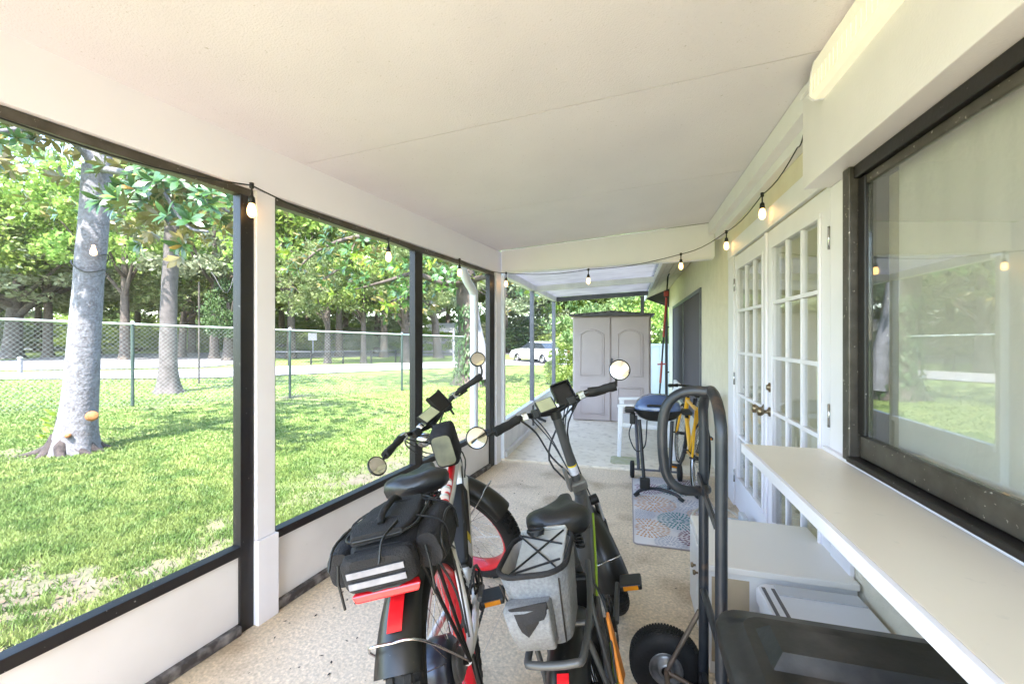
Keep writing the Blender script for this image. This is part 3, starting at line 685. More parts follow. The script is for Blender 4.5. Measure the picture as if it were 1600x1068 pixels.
part('pruning_scar', MB().lathe([(0, .020), (.040, .019), (.052, .012), (.062, -.09)], (0, 0, 0), 'z', 16, mt), 'wood', t1, world=True)
sc = at_depth(107, 680, D0 - .2); mt = Matrix.Translation(sc) @ ax.to_track_quat('Z', 'Y').to_matrix().to_4x4()
part('pruning_scar', MB().lathe([(0, .02), (.025, .015), (.03, -.05)], (0, 0, 0), 'z', 12, mt), 'wood', t1, world=True)
fork = ptr[-1]
br = [[fork, at_depth(185, 268, D0 - .3), at_depth(240, 275, D0 - .6), at_depth(310, 300, D0 - .7), at_depth(362, 335, D0 - .6)],
      [at_depth(200, 285, D0 - .4), at_depth(240, 318, D0 - .5), at_depth(265, 352, D0 - .6)],
      [fork, at_depth(120, 225, D0 - .2), at_depth(70, 200, D0 - .5), at_depth(5, 205, D0 - .8), at_depth(-60, 215, D0 - .9)],
      [fork, at_depth(150, 180, D0 + .2), at_depth(165, 60, D0 + .4), at_depth(150, -80, D0 + .3)],
      [fork, at_depth(230, 200, D0 + .6), at_depth(330, 180, D0 + 1.2), at_depth(420, 230, D0 + 1.4)],
      [at_depth(240, 275, D0 - .6), at_depth(290, 350, D0 - .9), at_depth(325, 362, D0 - 1.0)]]
for i, q in enumerate(br):
    r0 = [.05, .025, .06, .12, .07, .02][i]; sp = smooth_path(q, 5)
    part('limb', MB().tube(sp, list(np.linspace(r0, .012, len(sp))), 8), 'bark1', t1, world=True)
near_m, rest_m = [], []
for i, q in enumerate(br):
    sp = smooth_path(q, 8); n = [62, 34, 56, 30, 50, 22][i]
    for k in range(n):
        t = rng.uniform(.18, 1); p = sp[min(len(sp) - 1, int(t * len(sp)))]; o = Vector((rng.gauss(0, .22), rng.gauss(0, .25), rng.gauss(.06, .16)))
        (near_m if i in (0, 1, 2, 5) else rest_m).append((p + o, o + Vector((0, 0, .12))))
for k in range(260):                            # upper canopy above the frame
    a, e = rng.uniform(0, 6.28), rng.uniform(.0, 1.3); rr = rng.uniform(1.3, 2.8)
    p = fork + Vector((math.cos(a) * math.cos(e) * rr, math.sin(a) * math.cos(e) * rr, .75 + math.sin(e) * rr * 1.1)); rest_m.append((p, p - fork))
def vis(p):
    d = -p.x * sT + p.y * cT
    if d < .5: return 9e9
    u = 800 + FPX * (p.x * cT + p.y * sT) / d; v = HY - FPX * (p.z - CAMH) / d
    return d if (-20 < u < 385 and v > 150 + .34 * u) else 9e9
near_m.sort(key=lambda q: vis(q[0]))
lm = [leafmesh('leaf', M['mag']), leafmesh('leaf', M['maglit']), leafmesh('leaf', M['magold'])]
cnt = 0; rest = []
for c, axv in near_m:
    for m in rosette(rng, c, axv, 9, .86):
        if cnt < 290 and vis(c) < 1e9:
            o = link('leaf', lm[rng.choices((0, 1, 2), (60, 2, 1))[0]], t1); o.matrix_basis = Matrix.Translation(-b0) @ m; cnt += 1
        else: rest.append(m)
for c, axv in rest_m: rest += rosette(rng, c, axv, 9, 1.02)
v, q = leaves_joined(rest); fo = link('crown', np_mesh('crown', v - np.array(b0), q, M['mag']), t1); fo['kind'] = 'stuff'
mb = MB(); q0 = b0 + Vector((-.28, .0, .0))       # yellow sprout beside the roots
sprout = [q0 + Vector((.0, 0, .0)), q0 + Vector((-.06, 0, .22)), q0 + Vector((-.03, .02, .42))]
part('sprout', mb.tube(sprout, .006, 6), 'bark3', t1, world=True)
sm = [m for k in range(5) for m in rosette(rng, q0 + Vector((-.05 + .02 * k - .05, rng.uniform(-.04, .04), .15 + .07 * k)), Vector((rng.uniform(-.6, .3), -.3, .5)), 3, .75)]
v, q = leaves_joined(sm); link('sprout_leaves', np_mesh('sprout_leaves', v - np.array(b0), q, M['maglit']), t1)

# --- second magnolia, behind the fence
def trunk_tree(name, label, base_px, d_pts, radii, bark, group=None, fl=1.7):
    b = G(*base_px); d = -b.x * sT + b.y * cT; t = thing(name, label, 'tree', b, group=group)
    pts = [b - Vector((0, 0, .1))] + [at_depth(x, y, d + dd) for x, y, dd in d_pts]
    part('trunk', MB().loft(flare(b, pts, radii, fl=fl), caps=True), bark, t, world=True)
    return t, b, d, pts
t2, b2, D2, pt2 = trunk_tree('magnolia_tree', 'straight dark trunked magnolia standing just behind the fence', (262, 614), [(263, 560, 0), (264, 470, 0), (268, 385, 0), (268, 250, 0)], [.22, .19, .175, .165, .12], 'bark2')
rs = []
for k in range(420):
    a, e = rng.uniform(0, 6.28), rng.uniform(-.1, 1.4); rr = rng.uniform(.5, 2.6)
    p = pt2[-2] + Vector((math.cos(a) * math.cos(e) * rr, math.sin(a) * math.cos(e) * rr, .55 + math.sin(e) * rr * 1.3)); rs += rosette(rng, p, p - pt2[-2], 8, 1.25)
v, q = leaves_joined(rs); link('crown', np_mesh('crown', v - np.array(b2), q, M['mag']), t2)['kind'] = 'stuff'

# --- ivy-covered tree at the end of the fence with a spreading magnolia crown
t3, b3, D3, pt3 = trunk_tree('ivy_tree', 'thick ivy covered trunk with pale limb at the fence end', (737, 601), [(737, 560, 0), (733, 500, 0), (728, 440, 0), (722, 360, 0)], [.55, .46, .40, .36, .28], 'bark3', fl=1.5)
sp = smooth_path([at_depth(757, 592, D3 - .4), at_depth(752, 552, D3 - .35), at_depth(742, 500, D3 - .3), at_depth(738, 455, D3 - .3), at_depth(722, 420, D3 - .2)], 6)
part('limb', MB().tube(sp, list(np.linspace(.26, .10, len(sp))), 12), 'bark4', t3, world=True)
crown_br = [[pt3[-2], at_depth(690, 442, D3 - 1), at_depth(648, 428, D3 - 1.6), at_depth(600, 440, D3 - 2), at_depth(555, 452, D3 - 2.2)],
            [pt3[-1], at_depth(640, 370, D3 - 1), at_depth(560, 370, D3 - 1.5), at_depth(500, 390, D3 - 1.8), at_depth(455, 430, D3 - 1.8)],
            [pt3[-1], at_depth(700, 330, D3 + .5), at_depth(640, 320, D3), at_depth(560, 330, D3)],
            [pt3[-2], at_depth(770, 430, D3 - .5), at_depth(810, 430, D3 - .8), at_depth(850, 450, D3 - 1)],
            [pt3[-1], at_depth(780, 330, D3), at_depth(840, 350, D3), at_depth(930, 420, D3 + 1)],
            [at_depth(648, 428, D3 - 1.6), at_depth(630, 460, D3 - 1.8), at_depth(595, 478, D3 - 2)],
            [at_depth(560, 370, D3 - 1.5), at_depth(540, 410, D3 - 1.8), at_depth(500, 440, D3 - 2)]]
rs = []; rl = []
for i, q in enumerate(crown_br):
    sp = smooth_path(q, 8); part('limb', MB().tube(sp, list(np.linspace([.13, .12, .12, .12, .1, .05, .05][i], .02, len(sp))), 7), 'bark3', t3, world=True)
    for k in range([70, 80, 70, 60, 60, 34, 40][i]):
        t = rng.uniform(.12, 1); p = sp[min(len(sp) - 1, int(t * len(sp)))] + Vector((rng.gauss(0, .42), rng.gauss(0, .6), rng.gauss(.08, .36)))
        (rl if rng.random() < .13 else rs).extend(rosette(rng, p, p - sp[0] + Vector((0, 0, .5)), 8, 1.5))
for k in range(200):
    p = pt3[-1] + Vector((rng.gauss(0, 2.2), rng.gauss(0, 2), rng.uniform(.3, 3))); rs += rosette(rng, p, p - pt3[-1], 7, 1.8)
v, q = leaves_joined(rs); link('crown', np_mesh('crown', v - np.array(b3), q, M['mag']), t3)['kind'] = 'stuff'
v, q = leaves_joined(rl); link('young_leaves', np_mesh('young_leaves', v - np.array(b3), q, M['maglit']), t3)['kind'] = 'stuff'
iv = []
for k in range(1500):
    h = rng.random() ** .8 * 2.9; a = rng.uniform(0, 6.28); i = min(3, int(h / 3.4 * 4)); c = b3 + (pt3[-1] - b3) * (h / max(.1, (pt3[-1].z - b3.z))); r = (.60 - .075 * h) * (1 + .5 * math.exp(-h / .3))
    d = Vector((math.cos(a), math.sin(a), 0)); p = c + d * r; z = (d + Vector((0, 0, rng.uniform(-.4, .6)))).normalized(); y = Vector((0, 0, -1)) - z * -z.z; y.normalize(); x = y.cross(z); S = rng.uniform(.6, 1.1)
    iv.append(Matrix(((x.x * S, y.x * S, z.x * S, p.x), (x.y * S, y.y * S, z.y * S, p.y), (x.z * S, y.z * S, z.z * S, p.z), (0, 0, 0, 1))))
v, q = leaves_joined(iv); link('ivy', np_mesh('ivy', v - np.array(b3), q, M['deep']), t3)['kind'] = 'stuff'

# --- crowns made of clumps of small leaves
def crown_mesh(name, mat, seed, nclump, per, leaf, flat=.62, cr=.20, bottom=-.55):
    r = np.random.RandomState(seed); C = []
    while len(C) < nclump:
        p = r.uniform(-1, 1, 3)
        if np.linalg.norm(p) < 1 and np.linalg.norm(p) > r.uniform(.15, .85) and p[2] > bottom: C.append(p)
    C = np.array(C); sz = r.uniform(.6, 1.35, nclump) * cr
    c = np.repeat(C, per, 0); s = np.repeat(sz, per)[:, None]
    d = r.normal(size=(nclump * per, 3)); d /= np.linalg.norm(d, axis=1)[:, None]; d *= (r.uniform(0, 1, (nclump * per, 1)) ** .45); d[:, 2] *= flat
    P = c + d * s
    u = r.normal(size=P.shape); u /= np.linalg.norm(u, axis=1)[:, None]; w = np.cross(u, r.normal(size=P.shape)); w /= np.linalg.norm(w, axis=1)[:, None]
    L = leaf * r.uniform(.6, 1.3, (len(P), 1))
    v = np.stack([P - u * L, P - w * L * .5, P + u * L, P + w * L * .5], 1).reshape(-1, 3)
    return np_mesh(name, v, np.arange(len(v)).reshape(-1, 4), mat)
CR = {'oak': [crown_mesh('crown', M['oak'], 1, 120, 95, .034), crown_mesh('crown', M['oak'], 2, 95, 110, .034)],
      'lime': [crown_mesh('crown', M['lime'], 3, 110, 95, .034), crown_mesh('crown', M['lime'], 4, 80, 90, .036)],
      'moss': [crown_mesh('crown', M['moss'], 5, 120, 100, .030), crown_mesh('crown', M['moss'], 6, 90, 110, .032)],
      'deep': [crown_mesh('crown', M['deep'], 7, 80, 90, .045, cr=.28)]}
TRUNK = {}
def tree(name, label, px, d, h, rx, rz, kind, bark='bark3', tr=.2, lean=(0, 0), group=None, limbs=5, zc_=None, var=0):
    r = ray(px, HY); b = Vector((r.x * d, r.y * d, 0)); b.z = gz(b.x, b.y); t = thing(name, label, 'tree', b, group=group)
    lo = (zc_ if zc_ is not None else h - rz); top = Vector((lean[0], lean[1], lo + rz * .3))
    mb = MB(); st = top * .55 + Vector((lean[0] * -.25, 0, 0)); rng2 = random.Random(int(px * 7 + d))
    mb.loft(flare(Vector((px, 0, 0)), [Vector((0, 0, -.2)), st * .5, st, top], [tr, tr * .8, tr * .65, tr * .3], n=10, fl=1.5), caps=True)
    for k in range(limbs):
        a = rng2.uniform(0, 6.28); q = [st * rng2.uniform(.65, 1.05), st + Vector((math.cos(a) * rx * .3, math.sin(a) * rx * .3, rz * .12)), Vector((lean[0] + math.cos(a) * rx * .72, lean[1] + math.sin(a) * rx * .72, lo + rng2.uniform(-.25, .35) * rz))]
        sp = smooth_path(q, 4); mb.tube(sp, list(np.linspace(tr * .45, tr * .1, len(sp))), 6)
    part('trunk', mb, bark, t)
    c = link('crown', CR[kind][var % len(CR[kind])], t); c.location = (lean[0], lean[1], lo); c.scale = (rx, rx, rz); c.rotation_euler = (0, 0, rng2.uniform(0, 6.28)); c['kind'] = 'stuff'
    return t
tree('young_tree', 'slim young tree across the road, left of the three in a row', 512, 24.5, 7.5, 2.6, 2.6, 'oak', tr=.20, zc_=4.4)
tree('young_tree', 'slim young tree across the road, middle of the three in a row', 568, 25.5, 7.5, 2.7, 2.5, 'lime', tr=.19, zc_=4.5, var=1)
tree('spreading_tree', 'low forking tree across the road, right of the three in a row', 633, 27, 7.5, 3.3, 2.6, 'oak', tr=.32, zc_=4.6, var=1, limbs=8)
tree('leaning_tree', 'brown double trunk leaning left near the small garage', 686, 33, 8, 3.6, 3, 'moss', tr=.38, lean=(-2.6, 1), zc_=5.6)
tree('leaning_oak', 'old oak with long low limbs at the far left edge beyond the road', 18, 29, 10, 6.5, 4.2, 'moss', bark='bark2', tr=.55, lean=(1.6, 0), zc_=6.2, limbs=9)
tree('oak_tree', 'grey trunked oak beside the leaning oak at the picture edge', -18, 33, 10, 6, 4.5, 'moss', bark='bark2', tr=.5, zc_=6.5, var=1)
tree('dark_tree', 'dark dense tree covered in vines beside the white utility pole', 357, 27, 6, 1.5, 2.4, 'deep', tr=.35, zc_=3.0)
tree('small_oak', 'small oak with crooked limbs right of the straight magnolia trunk', 283, 31, 8, 4, 3, 'oak', tr=.3, lean=(1, 0), zc_=5)
for px, d, h, rx, rz, kd, lab in ((-70, 25, 13, 5.5, 5, 'lime', 'light green oak overhanging the road at the left edge'), (75, 30, 15, 6, 6, 'oak', 'broad oak whose crown fills the gap behind the pale magnolia trunk'), (195, 27, 13.5, 4.5, 5, 'lime', 'light green tree between the two magnolia trunks'), (335, 29, 14, 5, 5.5, 'moss', 'grey green oak right of the straight magnolia'), (455, 30, 15, 6, 6, 'lime', 'bright yellow green tree at the left of the middle bay'), (530, 34, 17, 6.5, 7, 'lime', 'tall bright tree above the slim young trees'), (600, 33, 15, 6, 6, 'oak', 'round mid green tree behind the middle young tree')):
    tree('shade_tree', lab, px, d, h, rx, rz, kd, tr=.3, var=int(px) % 2)
BG = [(-160, 36, 14, 8, 6.5, 'oak'), (60, 44, 17, 9, 8, 'lime'), (150, 36, 13, 6.5, 6, 'oak'), (215, 46, 18, 9, 8.5, 'moss'), (300, 40, 15, 7.5, 7, 'lime'), (375, 50, 19, 9, 9, 'oak'),
      (440, 42, 15, 7.5, 7, 'lime'), (480, 58, 21, 10, 10, 'moss'), (540, 46, 17, 8, 8, 'lime'), (590, 40, 14, 6.5, 6.5, 'moss'), (640, 56, 20, 10, 9.5, 'lime'), (700, 48, 17, 8, 8, 'oak'),
      (745, 60, 20, 10, 9.5, 'lime'), (790, 44, 14, 7, 6.5, 'moss'), (830, 56, 17, 9, 8, 'lime'), (872, 48, 14, 7.5, 6.5, 'lime'), (930, 52, 18, 9, 8.5, 'oak'), (985, 46, 15, 7.5, 7, 'lime'), (1040, 40, 13, 6.5, 6, 'oak'), (1110, 44, 15, 8, 7, 'oak'),
      (0, 66, 24, 12, 11, 'oak'), (120, 70, 26, 12, 12, 'lime'), (250, 66, 25, 12, 12, 'oak'), (350, 72, 28, 13, 13, 'lime'), (470, 76, 28, 13, 13, 'lime'), (610, 74, 27, 13, 12, 'oak'), (780, 74, 24, 12, 11, 'lime'), (900, 72, 22, 11, 10, 'moss'), (1010, 66, 21, 11, 10, 'lime')]
for i, (px, d, h, rx, rz, kd) in enumerate(BG):
    tree('background_tree', {'oak': 'tall mid green tree in the far row closing the view', 'lime': 'tall light yellow green tree in the far row closing the view', 'moss': 'tall grey green tree in the far row closing the view'}[kd], px, d, h, rx, rz, kd, tr=.35, group={'oak': 'far mid green trees', 'lime': 'far light green trees', 'moss': 'far grey green trees'}[kd], var=i, limbs=4)
def bush(name, label, px, d, r, h, kind, group=None, var=0):
    q = ray(px, HY); b = Vector((q.x * d, q.y * d, 0)); b.z = gz(b.x, b.y)
    o = link(name, CR[kind][var % len(CR[kind])], None, (b.x, b.y, b.z + h * .45)); o.scale = (r, r, h * .62); o.rotation_euler = (0, 0, px); return tag(o, label, 'bush', group)
for i, (px, d, r, h, kd) in enumerate([(60, 48, 5, 3.4, 'moss'), (420, 60, 7, 4.4, 'lime'), (200, 62, 8, 4.6, 'oak'), (545, 58, 7, 4.4, 'lime'), (615, 54, 5, 3, 'oak'), (300, 56, 6, 3.4, 'oak'), (470, 62, 7, 4.6, 'oak'), (-60, 52, 6, 4, 'oak'), (128, 58, 7, 4.4, 'lime'), (370, 58, 6, 4.4, 'moss'), (770, 50, 5, 3.0, 'oak'), (820, 46, 5, 2.8, 'deep'), (860, 44, 4.5, 2.6, 'oak'), (900, 42, 5, 3, 'lime')]):
    bush('far_bush', 'rounded bush under the far row of trees', px, d, r, h, kd, 'far bushes', i)
for i in range(15):
    bush('near_bush', 'low light green bush in front of the far trees', -90 + i * 58 + rng.uniform(-14, 14), rng.uniform(40, 47), rng.uniform(3, 4.4), rng.uniform(2.2, 3.4), rng.choice(['lime', 'moss', 'lime']), 'light bushes across the roads', i)
for i in range(26):
    bush('far_bush', 'rounded bush under the far row of trees', -140 + i * 40 + rng.uniform(-12, 12), rng.uniform(64, 82), rng.uniform(5, 8), rng.uniform(4.5, 7.5), rng.choice(['oak', 'lime', 'moss', 'lime']), 'far bushes', i)
bush('shrub', 'leafy green shrub just left of the grey shed', 884, 15.5, .8, 1.5, 'lime')
bush('hedge_bush', 'tall green bush behind the white fence right of the shed', 1035, 14, 1.6, 3.6, 'lime', var=1)
bush('hedge_bush', 'dark green bush behind the shed roof', 960, 16, 2.4, 4.6, 'oak', var=1)
sb_ = G(150, 603)

# ------------------------------------------------------------------ small things across the road
def pole_at(px, py): b = G(px, py); return b, -b.x * sT + b.y * cT
b, d = pole_at(373, 568)
up = thing('utility_pole', 'slim pale utility pole rising beside the dark vine covered tree', 'pole', b)
part('shaft', MB().tube([b, at_depth(379, 400, d), at_depth(385, 150, d)], [.13, .11, .09], 10), 'bark4', up, world=True)
part('cable', MB().tube(smooth_path([at_depth(384, 300, d), at_depth(360, 450, d - 3), at_depth(330, 425, d - 3)], 6), .02, 5), 'black', up, world=True)
b, d = pole_at(311, 599)
tag(part('thin_post', MB().tube([b, at_depth(311, 440, d)], .025, 8), 'bark3'), 'thin dark stake right of the straight magnolia trunk', 'stake')
b, d = pole_at(31.5, 584)
bl = thing('bollard', 'short pale post at the road edge far left', 'post', b); part('shaft', MB().tube([b - Vector((0, 0, .1)), b + Vector((0, 0, .60))], .07, 10), 'bark4', bl, world=True); part('cap', MB().lathe([(.08, .60), (.08, .63), (0, .66)], b, 'z', 10), 'galv', bl, world=True)
b, d = pole_at(489, 552)
ss = thing('road_sign', 'white rectangular board on a pole across the second road', 'sign', b)
part('pole', MB().tube([b, at_depth(489, 522, d)], .05, 8), 'galv', ss, world=True)
c = at_depth(489.5, 526, d); mb = MB(); mb.box(-.42, .42, -.03, .03, -.32, .36, Matrix.Translation(c - Vector((0, .1, 0))) @ Matrix.Rotation(TH * .5, 4, 'Z')); part('board', mb, 'white', ss, world=True)
lfn = [pole_at(x, y)[0] for x, y in ((400, 571.5), (451, 570.5), (486, 570), (536, 568.5), (580, 567), (618, 565.5), (655, 564.5))]
lf_ = thing('low_wire_fence', 'low dark wire fence on thin posts between the two roads', 'fence', lfn[3])
for p in lfn: part('post', MB().tube([p - Vector((0, 0, .05)), p + Vector((0, 0, .78))], .05, 6), 'bronze', lf_, world=True)
for a, b in zip(lfn[:-1], lfn[1:]): part('rail', MB().tube([a + Vector((0, 0, .74)), b + Vector((0, 0, .74))], .022, 6), 'alug', lf_, world=True)
# small garage
g0 = ray(700, HY) * 43; g0.z = gz(g0.x, g0.y)
ga = thing('garage', 'small grey garage with pale low roof beyond the road by the leaning tree', 'garage', g0, (0, 0, TH * .3))
M['gwall'] = mk('grey_siding', (.30, .29, .33), (.36, .35, .38), 3, .8); M['groof'] = mk('pale_roof', (.55, .52, .52), (.62, .6, .58), 2, .7)
mb = MB(); mb.box(-3.6, 1.6, 0, 5, -.5, 2.1); part('wall', mb, 'gwall', ga)
mb = MB(); mb.hull([(-4, -.5, 2.1), (2, -.5, 2.1), (2, 5.5, 2.1), (-4, 5.5, 2.1)], [(-4, -.45, 2.25), (2, -.45, 2.25), (1.8, 2.5, 3.1), (-3.8, 2.5, 3.1)]); part('roof', mb, 'groof', ga)
mb = MB(); mb.box(-2.8, -.2, -.03, -.001, -.3, 1.8); part('garage_door', mb, mk('garage_door_paint', (.38, .36, .40), (.33, .31, .35), 5, .6), ga)
mb = MB(); mb.box(.5, 1.2, -.03, -.001, .8, 1.6); part('window', mb, 'alug', ga)
b, d = pole_at(709, 566); tag(part('white_post', MB().tube([b, b + Vector((0, 0, 2.2))], .09, 8), 'bark4'), 'white post standing in front of the small garage', 'post')
# fence and long low house of the far left
g0 = ray(90, HY) * 52; g0.z = gz(g0.x, g0.y); mb = MB(); mb.box(-6, 14, 0, .1, 0, 1.3, Matrix.Translation(g0) @ Matrix.Rotation(R(35), 4, 'Z')); tag(part('far_wall', mb, 'alug'), 'grey boundary wall far behind the leaning oak', 'wall')

# ------------------------------------------------------------------ car
def car(px, py, yaw):
    b = G(px, py); c = thing('parked_car', 'white sedan parked along the road beyond the far screen', 'car', b, (0, 0, yaw))
    M['carpaint'] = mk('white_car_paint', (.78, .78, .80), None, 5, .25, coat=.6); M['carglass'] = mk('dark_car_glass', (.02, .025, .03), None, 5, .08)
    prof = [(-2.25, .35), (-2.3, .62), (-2.2, .92), (-1.55, 1.02), (-.95, 1.40), (.35, 1.45), (1.15, 1.0), (2.05, .85), (2.3, .6), (2.28, .32)]
    body = [(-2.25, .3), (-2.3, .62), (-2.2, .92), (-1.6, 1.0), (1.1, .98), (2.05, .84), (2.3, .6), (2.28, .3)]
    mb = MB(); sec = []
    for x, k in ((-.88, .97), (-.80, 1.0), (.80, 1.0), (.88, .97)): sec.append([(x, p[0] * k, .62 + (p[1] - .62) * k) for p in body])
    mb.loft(sec); part('body', mb, M['carpaint'], c, bevel=.03)
    mb = MB(); lo = [(-.80, -1.6, 1.0), (.80, -1.6, 1.0), (.80, 1.15, .985), (-.80, 1.15, .985)]; hi = [(-.62, -.95, 1.40), (.62, -.95, 1.40), (.62, .35, 1.42), (-.62, .35, 1.42)]
    mb.hull(lo, hi); part('window', mb, M['carglass'], c)
    mb = MB(); mb.hull([(x, y, z + .002) for x, y, z in hi], [(x * .9, y * .9, z + .05) for x, y, z in hi]); part('roof', mb, M['carpaint'], c)
    for x in (-.82, .82):
        for y in (-1.38, 1.38):
            w = part('wheel', MB().lathe([(.0, -.1), (.22, -.1), (.30, -.1), (.33, -.06), (.33, .06), (.30, .1), (.22, .1), (0, .1)], (x, y, .33), 'x', 20), 'rubber', c)
            part('rim', MB().lathe([(0, -.115), (.20, -.112), (.22, -.101), (.22, .101), (.20, .112), (0, .115)], (x, y, .33), 'x', 16), 'chrome', w)
        mb = MB(); mb.box(x * .6 - .12, x * .6 + .12, 2.2, 2.31, .62, .74); part('headlight', mb, 'chrome', c)
        mb = MB(); mb.box(x * .75 - .12, x * .75 + .12, -2.32, -2.2, .72, .86); part('tail_light', mb, mk('tail_red', (.4, .02, .02), None, 5, .2), c)
    return c
car(842, 566, R(52))
# ================================================================== bicycles
M['bwhite'] = mk('white_frame_paint', (.80, .80, .79), (.74, .73, .72), 6, .25, coat=.5)
M['bred'] = mk('red_paint', (.62, .012, .020), (.55, .01, .015), 6, .28, coat=.4)
M['reflect'] = mk('red_reflector', (.75, .015, .02), (.6, .01, .015), 40, .2, spec=.8)
M['bgrey'] = mk('grey_frame_paint', (.06, .06, .06), (.085, .085, .082), 6, .4, metal=.3)
M['green'] = mk('lime_stripe', (.33, .52, .03), None, 5, .4)
M['yellow'] = mk('yellow_frame_paint', (.80, .42, .010), (.74, .38, .01), 6, .3, coat=.4)
M['leather'] = mk('black_vinyl', (.005, .0053, .0056), (.011, .0113, .0118), 25, .38, bump=.12, bscale=160, spec=.6)
M['fender'] = mk('black_fender', (.005, .0053, .005), (.012, .0115, .010), 5, .34, bump=.04, bscale=40, c3=(.12, .11, .09), s3=60, lo3=.70, hi3=.78)
M['nylon'] = mk('black_nylon', (.004, .0037, .0048), (.011, .0103, .012), 30, .8, bump=.4, bscale=240)
M['greycloth'] = mk('heather_grey_cloth', (.165, .17, .18), (.225, .228, .235), 120, .85, bump=.5, bscale=320, c3=(.15, .15, .145), s3=3)
M['liner'] = mk('silver_liner', (.62, .60, .56), (.5, .48, .45), 30, .4, metal=.2, bump=.4, bscale=60)
M['mirror'] = mk('mirror_glass', (.83, .82, .80), None, 5, .03, metal=1)
M['lcd'] = mk('grey_green_display', (.40, .40, .24), (.34, .34, .20), 20, .15, coat=.6)
M['amber'] = mk('amber_reflector', (.70, .26, .01), (.6, .2, .01), 40, .25)
M['sticker'] = mk('white_sticker', (.75, .75, .76), (.6, .6, .66), 60, .5)
M['stickery'] = mk('yellow_sticker', (.80, .62, .02), (.72, .55, .02), 50, .5)
M['cable'] = mk('cable_sheath', (.02, .02, .02), (.04, .04, .04), 10, .5)
M['window'] = mk('clear_phone_window', (.10, .11, .08), (.2, .21, .13), 8, .1, coat=.8)
M['orange'] = mk('orange_plastic', (.80, .27, .02), (.7, .22, .02), 6, .4)

def wheel(parent, T, Rr, tr, rimmat, nsp=32, fat=True, rimr=.055, rotor=True):
    """T places a wheel whose axle runs along x; the tyre is the parent of rim, spokes and hub"""
    prof = []
    n = 14
    for k in range(n + 1):
        a = math.pi * (-.62 + 1.24 * k / n); prof.append((Rr - tr + tr * math.cos(a), tr * (1.0 if fat else .95) * math.sin(a)))
    mb = MB().lathe(prof, (0, 0, 0), 'x', 64); mb.lathe([prof[-1], (prof[-1][0] - .004, 0), prof[0]], (0, 0, 0), 'x', 64)
    ty = part('wheel', mb.xform(T), 'rubber', parent)
    if fat:                                     # rows of tread blocks
        mb = MB(); nk = 58
        for k in range(nk):
            for col in range(5):
                b = (-.80 + .40 * col); a = 2 * math.pi * (k + (.5 if col % 2 else 0)) / nk
                m = Matrix.Rotation(a, 4, 'X') @ Matrix.Translation((0, Rr - tr, 0)) @ Matrix.Rotation(-b, 4, 'Z') @ Matrix.Translation((0, tr + .002, 0))
                mb.box(-.009, .009, -.004, .0035, -.010, .010, m)
        part('tread', mb.xform(T), 'rubber', ty)
    ri = Rr - tr * 1.45
    w = tr * .72 if fat else .012
    mb = MB().lathe([(ri + .014, -w), (ri + .012, -w - .003), (ri - .012, -w), (ri - .018, -w * .6), (ri - .020, 0), (ri - .018, w * .6), (ri - .012, w), (ri + .012, w + .003), (ri + .014, w)], (0, 0, 0), 'x', 56)
    part('rim', mb.xform(T), rimmat, ty)
    mb = MB(); hw = .045
    for k in range(nsp):
        s = 1 if k % 2 else -1; a = 2 * math.pi * k / nsp; b = a + (.45 if (k // 2) % 2 else -.45)
        mb.tube([(s * hw, .028 * math.cos(b), .028 * math.sin(b)), (s * w * .25, (ri - .018) * math.cos(a), (ri - .018) * math.sin(a))], .0014, 4, caps=False)
    part('spokes', mb.xform(T), 'chrome', ty)
    mb = MB().lathe([(0, -.085), (.008, -.085), (.010, -.055), (.032, -.050), (.032, -.040), (.018, -.035), (.018, .035), (.032, .040), (.032, .05), (.010, .055), (.008, .085), (0, .085)], (0, 0, 0), 'x', 20)
    part('hub', mb.xform(T), 'black', ty)
    if rotor:
        mb = MB().lathe([(.030, -.058), (.030, -.060), (.055, -.060), (.055, -.058)], (0, 0, 0), 'x', 24)
        for k in range(6):
            a = k * 1.047; mb.tube([(-.059, .05 * math.cos(a), .05 * math.sin(a)), (-.059, .075 * math.cos(a + .3), .075 * math.sin(a + .3))], .004, 4)
        mb.lathe([(.072, -.058), (.072, -.060), (.086, -.060), (.086, -.058), (.072, -.058)], (0, 0, 0), 'x', 32); part('brake_disc', mb.xform(T), 'chrome', ty)
    return ty
def fender(name, parent, T, Rf, w, a0, a1, mat='fender', drop=.035, flare_end=.0):
    rings = []; n = 30
    for i in range(n + 1):
        a = R(a0 + (a1 - a0) * i / n); ring = []; ww = w * (1 + flare_end * max(0, i / n - .75) * 4)
        for sgn, rr in ((1, 0), (-1, -.004)):
            for k in range(7):
                t = (k / 6 * 2 - 1) * sgn; r = Rf + rr - drop * abs(t) ** 2.4; ring.append((t * (ww + (0 if sgn > 0 else -.002)), r * math.cos(a), r * math.sin(a)))
        rings.append(ring)
    return part(name, MB().loft(rings).xform(T), mat, parent)
